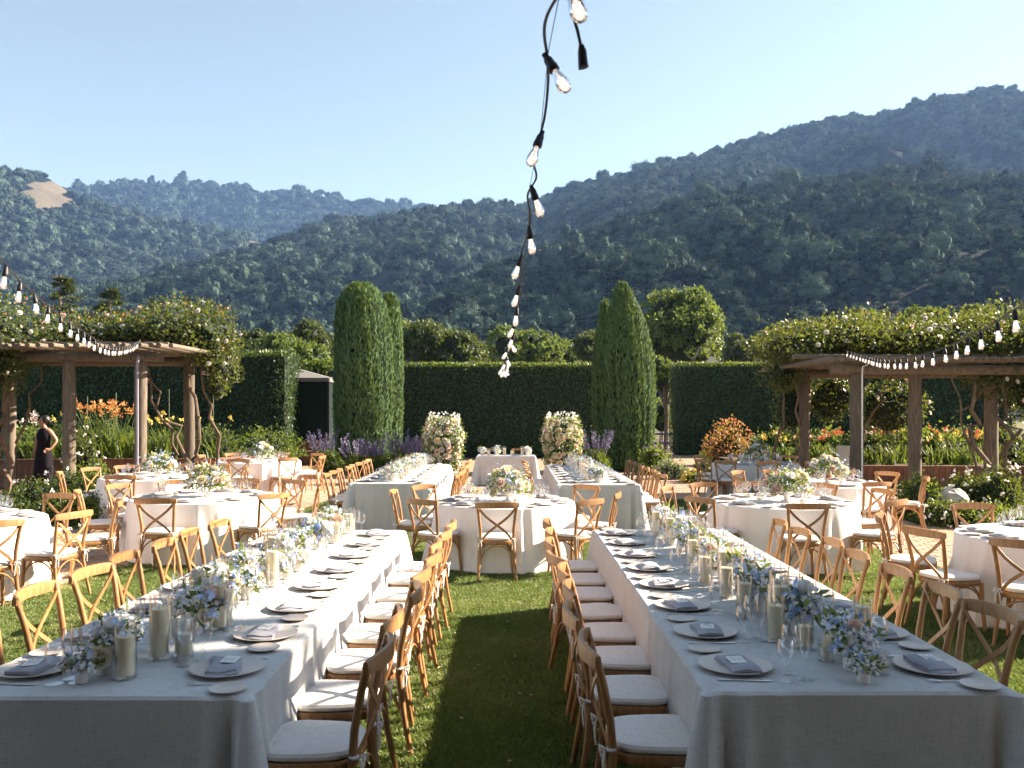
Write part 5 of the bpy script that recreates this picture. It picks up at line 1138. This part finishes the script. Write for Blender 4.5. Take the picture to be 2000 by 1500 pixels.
t, off = lights('string of lit bulbs hanging down the middle of the view', [(1104, -70, 1.8), (1074, 40, 2.15), (1066, 150, 2.55), (1050, 285, 3.05), (1036, 385, 3.6), (1027, 455, 4.15), (1020, 520, 4.7), (1014, 580, 5.4), (1006, 630, 6.2), (994, 672, 7.6), (986, 708, 9.2), (984, 718, 11), (986, 716, 15), (990, 709, 22), (992, 706, 30), (992, 709, 36.4)], .55, 3, .55, .012, start=.02)
mb = MB(); q = lambda x, y, d: tuple(np.array([px(x, d), d, pz(y, d)])-off)
mb.tube([q(1104, -40, 1.86), q(1116, 20, 1.9), q(1128, 60, 1.93), q(1136, 96, 1.95)], .0038, 6); obj('tail_cable', mb.mesh('tail_cable', M['black'], True), t)
mb = MB(); mb.tube([q(1135, 88, 1.95), q(1137, 100, 1.95), q(1139, 128, 1.95), q(1140, 132, 1.95)], [.006, .010, .0115, .0125], 10); obj('plug', mb.mesh('plug', M['black'], True), t)
lights('string of lit bulbs sagging from upper left to left pergola', [(-45, 462, 3.5), (0, 505, 3.9), (30, 540, 4.4), (65, 573, 5.0), (100, 602, 5.7), (135, 629, 6.6), (165, 649, 7.8), (200, 671, 9.5), (230, 678, 11.6), (255, 675, 14.4), (270, 667, 16.6), (274, 663, 17.6)], .55, 4, .12)
lights('string of lit bulbs sagging from upper right to right pergola', [(2060, 565, 3.6), (1995, 597, 4.1), (1950, 626, 4.7), (1917, 645, 5.2), (1887, 661, 5.8), (1854, 676, 6.5), (1805, 692, 7.7), (1760, 700, 9.2), (1720, 701, 11.2), (1690, 695, 14), (1660, 687, 16.6), (1648, 684, 17.3)], .55, 5, .12)

# ------------------------------------------------------------------ woman in a black dress by the left pergola
def skin_body(name, joints, edges, mat, root):
    me = bpy.data.meshes.new(name); me.from_pydata([j[0] for j in joints], edges, []); o = bpy.data.objects.new(name, me); COL.objects.link(o)
    o.modifiers.new('skin', 'SKIN'); 
    for i, j in enumerate(joints): sv = me.skin_vertices[0].data[i]; r = j[1]; sv.radius = r if hasattr(r, '__len__') else (r, r); sv.use_root = (i == root)
    sb = o.modifiers.new('smooth', 'SUBSURF'); sb.levels = 2; sb.render_levels = 2
    dg = bpy.context.evaluated_depsgraph_get(); new = bpy.data.meshes.new_from_object(o.evaluated_get(dg)); COL.objects.unlink(o); bpy.data.objects.remove(o)
    new.materials.clear(); new.materials.append(mat); new.polygons.foreach_set('use_smooth', [True]*len(new.polygons)); return new
J = [((0,0,.95),.14), ((0,0,1.10),.115), ((0,0,1.28),.125), ((0,.01,1.42),.09), ((0,.01,1.49),.05), ((-.012,0,1.54),.048), ((-.02,-.012,1.60),(.078,.085)), ((-.018,-.005,1.68),(.074,.082)), ((-.012,.0,1.74),.045),
     ((-.15,.01,1.41),.058), ((-.215,.03,1.17),.042), ((-.245,-.02,.95),.028), ((-.255,-.04,.88),(.018,.034)),
     ((.15,.01,1.41),.058), ((.285,.07,1.19),.042), ((.215,-.03,1.02),.028), ((.175,-.08,.985),(.02,.032)),
     ((-.09,0,.88),.10), ((-.10,-.01,.50),.065), ((-.10,.02,.09),.040), ((-.11,-.13,.035),.034), ((.09,0,.88),.10), ((.10,-.01,.50),.065), ((.10,.02,.09),.040), ((.11,-.13,.035),.034),
     ((-.105,-.055,1.615),.012)]
E = [(0,1),(1,2),(2,3),(3,4),(4,5),(5,6),(6,7),(7,8),(3,9),(9,10),(10,11),(11,12),(3,13),(13,14),(14,15),(15,16),(0,17),(17,18),(18,19),(19,20),(0,21),(21,22),(22,23),(23,24),(6,25)]
for h, sx in ((12, -1), (16, -1)):
    b = Vector(J[h][0]); dr = (Vector(J[h][0])-Vector(J[h-1][0])).normalized(); sd = dr.cross(Vector((1, 0, 0))).normalized()
    for k in range(4):
        o_ = sd*(k-1.5)*.017; ln = (.060, .072, .068, .052)[k]; i0 = len(J); J += [(tuple(b+o_+dr*.03), .0095), (tuple(b+o_*1.1+dr*(.03+ln*.55)), .0085), (tuple(b+o_*1.1+dr*(.03+ln)+Vector((.008, -.008, 0))), .007)]; E += [(h, i0), (i0, i0+1), (i0+1, i0+2)]
    i0 = len(J); J += [(tuple(b+sd*.042+dr*.0), .010), (tuple(b+sd*.058+dr*.03), .008)]; E += [(h, i0), (i0, i0+1)]
wp = empty('person', (px(86, 20.3), 20.3, 0), R(-14)); wp.scale = (1.02,)*3; tag(wp, 'woman in a long black sleeveless dress, hand on hip, by left pergola', 'person')
obj('body', skin_body('person_body', J, E, M['skin'], 0), wp)
mb = MB(); pr = [(.245, .10), (.235, .3), (.215, .6), (.195, .85), (.185, .96), (.158, 1.08), (.150, 1.14), (.165, 1.25), (.168, 1.33), (.13, 1.43), (.075, 1.475), (.062, 1.49)]; n = 36; vs = []
for i, (r, z) in enumerate(pr):
    for k in range(n):
        a = 2*math.pi*k/n; f = 1+(.06*math.sin(9*a+z)+.03*math.sin(14*a))*max(0, (1.0-z))**.8; vs.append((r*f*math.cos(a), (.74 if z > .9 else .85)*r*f*math.sin(a)-(.012 if 1.2 < z < 1.36 else 0), z))
mb.add(vs, [(i*n+k, i*n+(k+1) % n, (i+1)*n+(k+1) % n, (i+1)*n+k) for i in range(len(pr)-1) for k in range(n)]); obj('dress', mb.mesh('dress', M['dress'], True), wp)
c = lumpy_core('hair', .094, .098, .10, M['hair'], 3, 16, 10, .05); obj('hair', c, wp, (.022, .03, 1.675)); c = lumpy_core('hair_bun', .05, .05, .055, M['hair'], 4, 12, 8, .1); obj('hair_bun', c, wp, (.085, .07, 1.63))
for s in (-1, 1):
    mb = MB(); mb.tube([(s*.10, .05, .025), (s*.105, -.05, .03), (s*.112, -.16, .02)], [.042, .046, .03], 10, flat=.65); obj('shoe', mb.mesh('shoe', M['shoe'], True), wp)
    mb = MB(); mb.lathe([(.001, -.009), (.007, -.005), (.009, 0), (.007, .005), (.001, .009)], 8); obj('eye', mb.mesh('eye', M['hair']), wp, (-.078+.034*(s+1), -.082-.004*(s+1), 1.652))

# ------------------------------------------------------------------ unseen building and porch added behind the camera to darken the near table fronts
lg = empty('shade_lodge', (0, -4.5, 0)); tag(lg, 'dark timber building added unseen behind the viewer to shade near tables', 'building')
mb = MB(); mb.box((0, -2.5, 3.2), (20, 5, 6.4)); obj('wall', mb.mesh('shade_lodge_wall', M['plank']), lg)
mb = MB(); mb.add([(-10.8, 1.2, 6.1), (10.8, 1.2, 6.1), (10.8, -6.2, 6.1), (-10.8, -6.2, 6.1), (-10.8, -2.5, 8.6), (10.8, -2.5, 8.6)], [(0,1,5,4),(2,3,4,5),(1,2,5),(3,0,4),(3,2,1,0)]); obj('roof', mb.mesh('shade_lodge_roof', M['terracotta']), lg)
for x in (-7, -3.5, 3.5, 7):
    mb = MB(); mb.box((x, .02, 2.2), (1.4, .08, 1.7)); w = obj('window', mb.mesh('window_frame', M['log']), lg); mb = MB(); mb.box((x, .065, 2.2), (1.2, .02, 1.5)); obj('pane', mb.mesh('window_pane', M['steel']), w)
mb = MB(); mb.box((0, .03, 1.15), (1.8, .1, 2.3)); d = obj('door', mb.mesh('shade_lodge_door', M['log']), lg); mb = MB(); mb.box((.7, .1, 1.05), (.04, .06, .16)); obj('handle', mb.mesh('door_handle', M['steel']), d)
mb = MB(); mb.box((0, 3.0, 3.62), (19, 6.4, .18)); obj('shade_porch_roof', mb.mesh('shade_porch_roof', M['plank']), lg)
for x in (-8.8, 8.8): mb = MB(); mb.box((x, 5.9, 1.76), (.25, .25, 3.54)); obj('shade_porch_post', mb.mesh('shade_porch_post', M['log']), lg)
# ------------------------------------------------------------------ haze
mb = MB(); mb.box((0, 1675, 379), (7100, 3760, 762)); hz = mb.mesh('haze', [])
hm = bpy.data.materials.new('haze'); hm.use_nodes = True; ht = hm.node_tree; ht.nodes.clear()
ho = ht.nodes.new('ShaderNodeOutputMaterial'); pv = ht.nodes.new('ShaderNodeVolumePrincipled')
pv.inputs['Density'].default_value = HAZE; pv.inputs['Color'].default_value = (.30, .52, 1.0, 1); pv.inputs['Anisotropy'].default_value = .2
ht.links.new(pv.outputs[0], ho.inputs['Volume']); hz.materials.append(hm); hzo = obj('haze', hz); tag(hzo, 'thin blue haze over the valley', 'haze', kind='stuff')
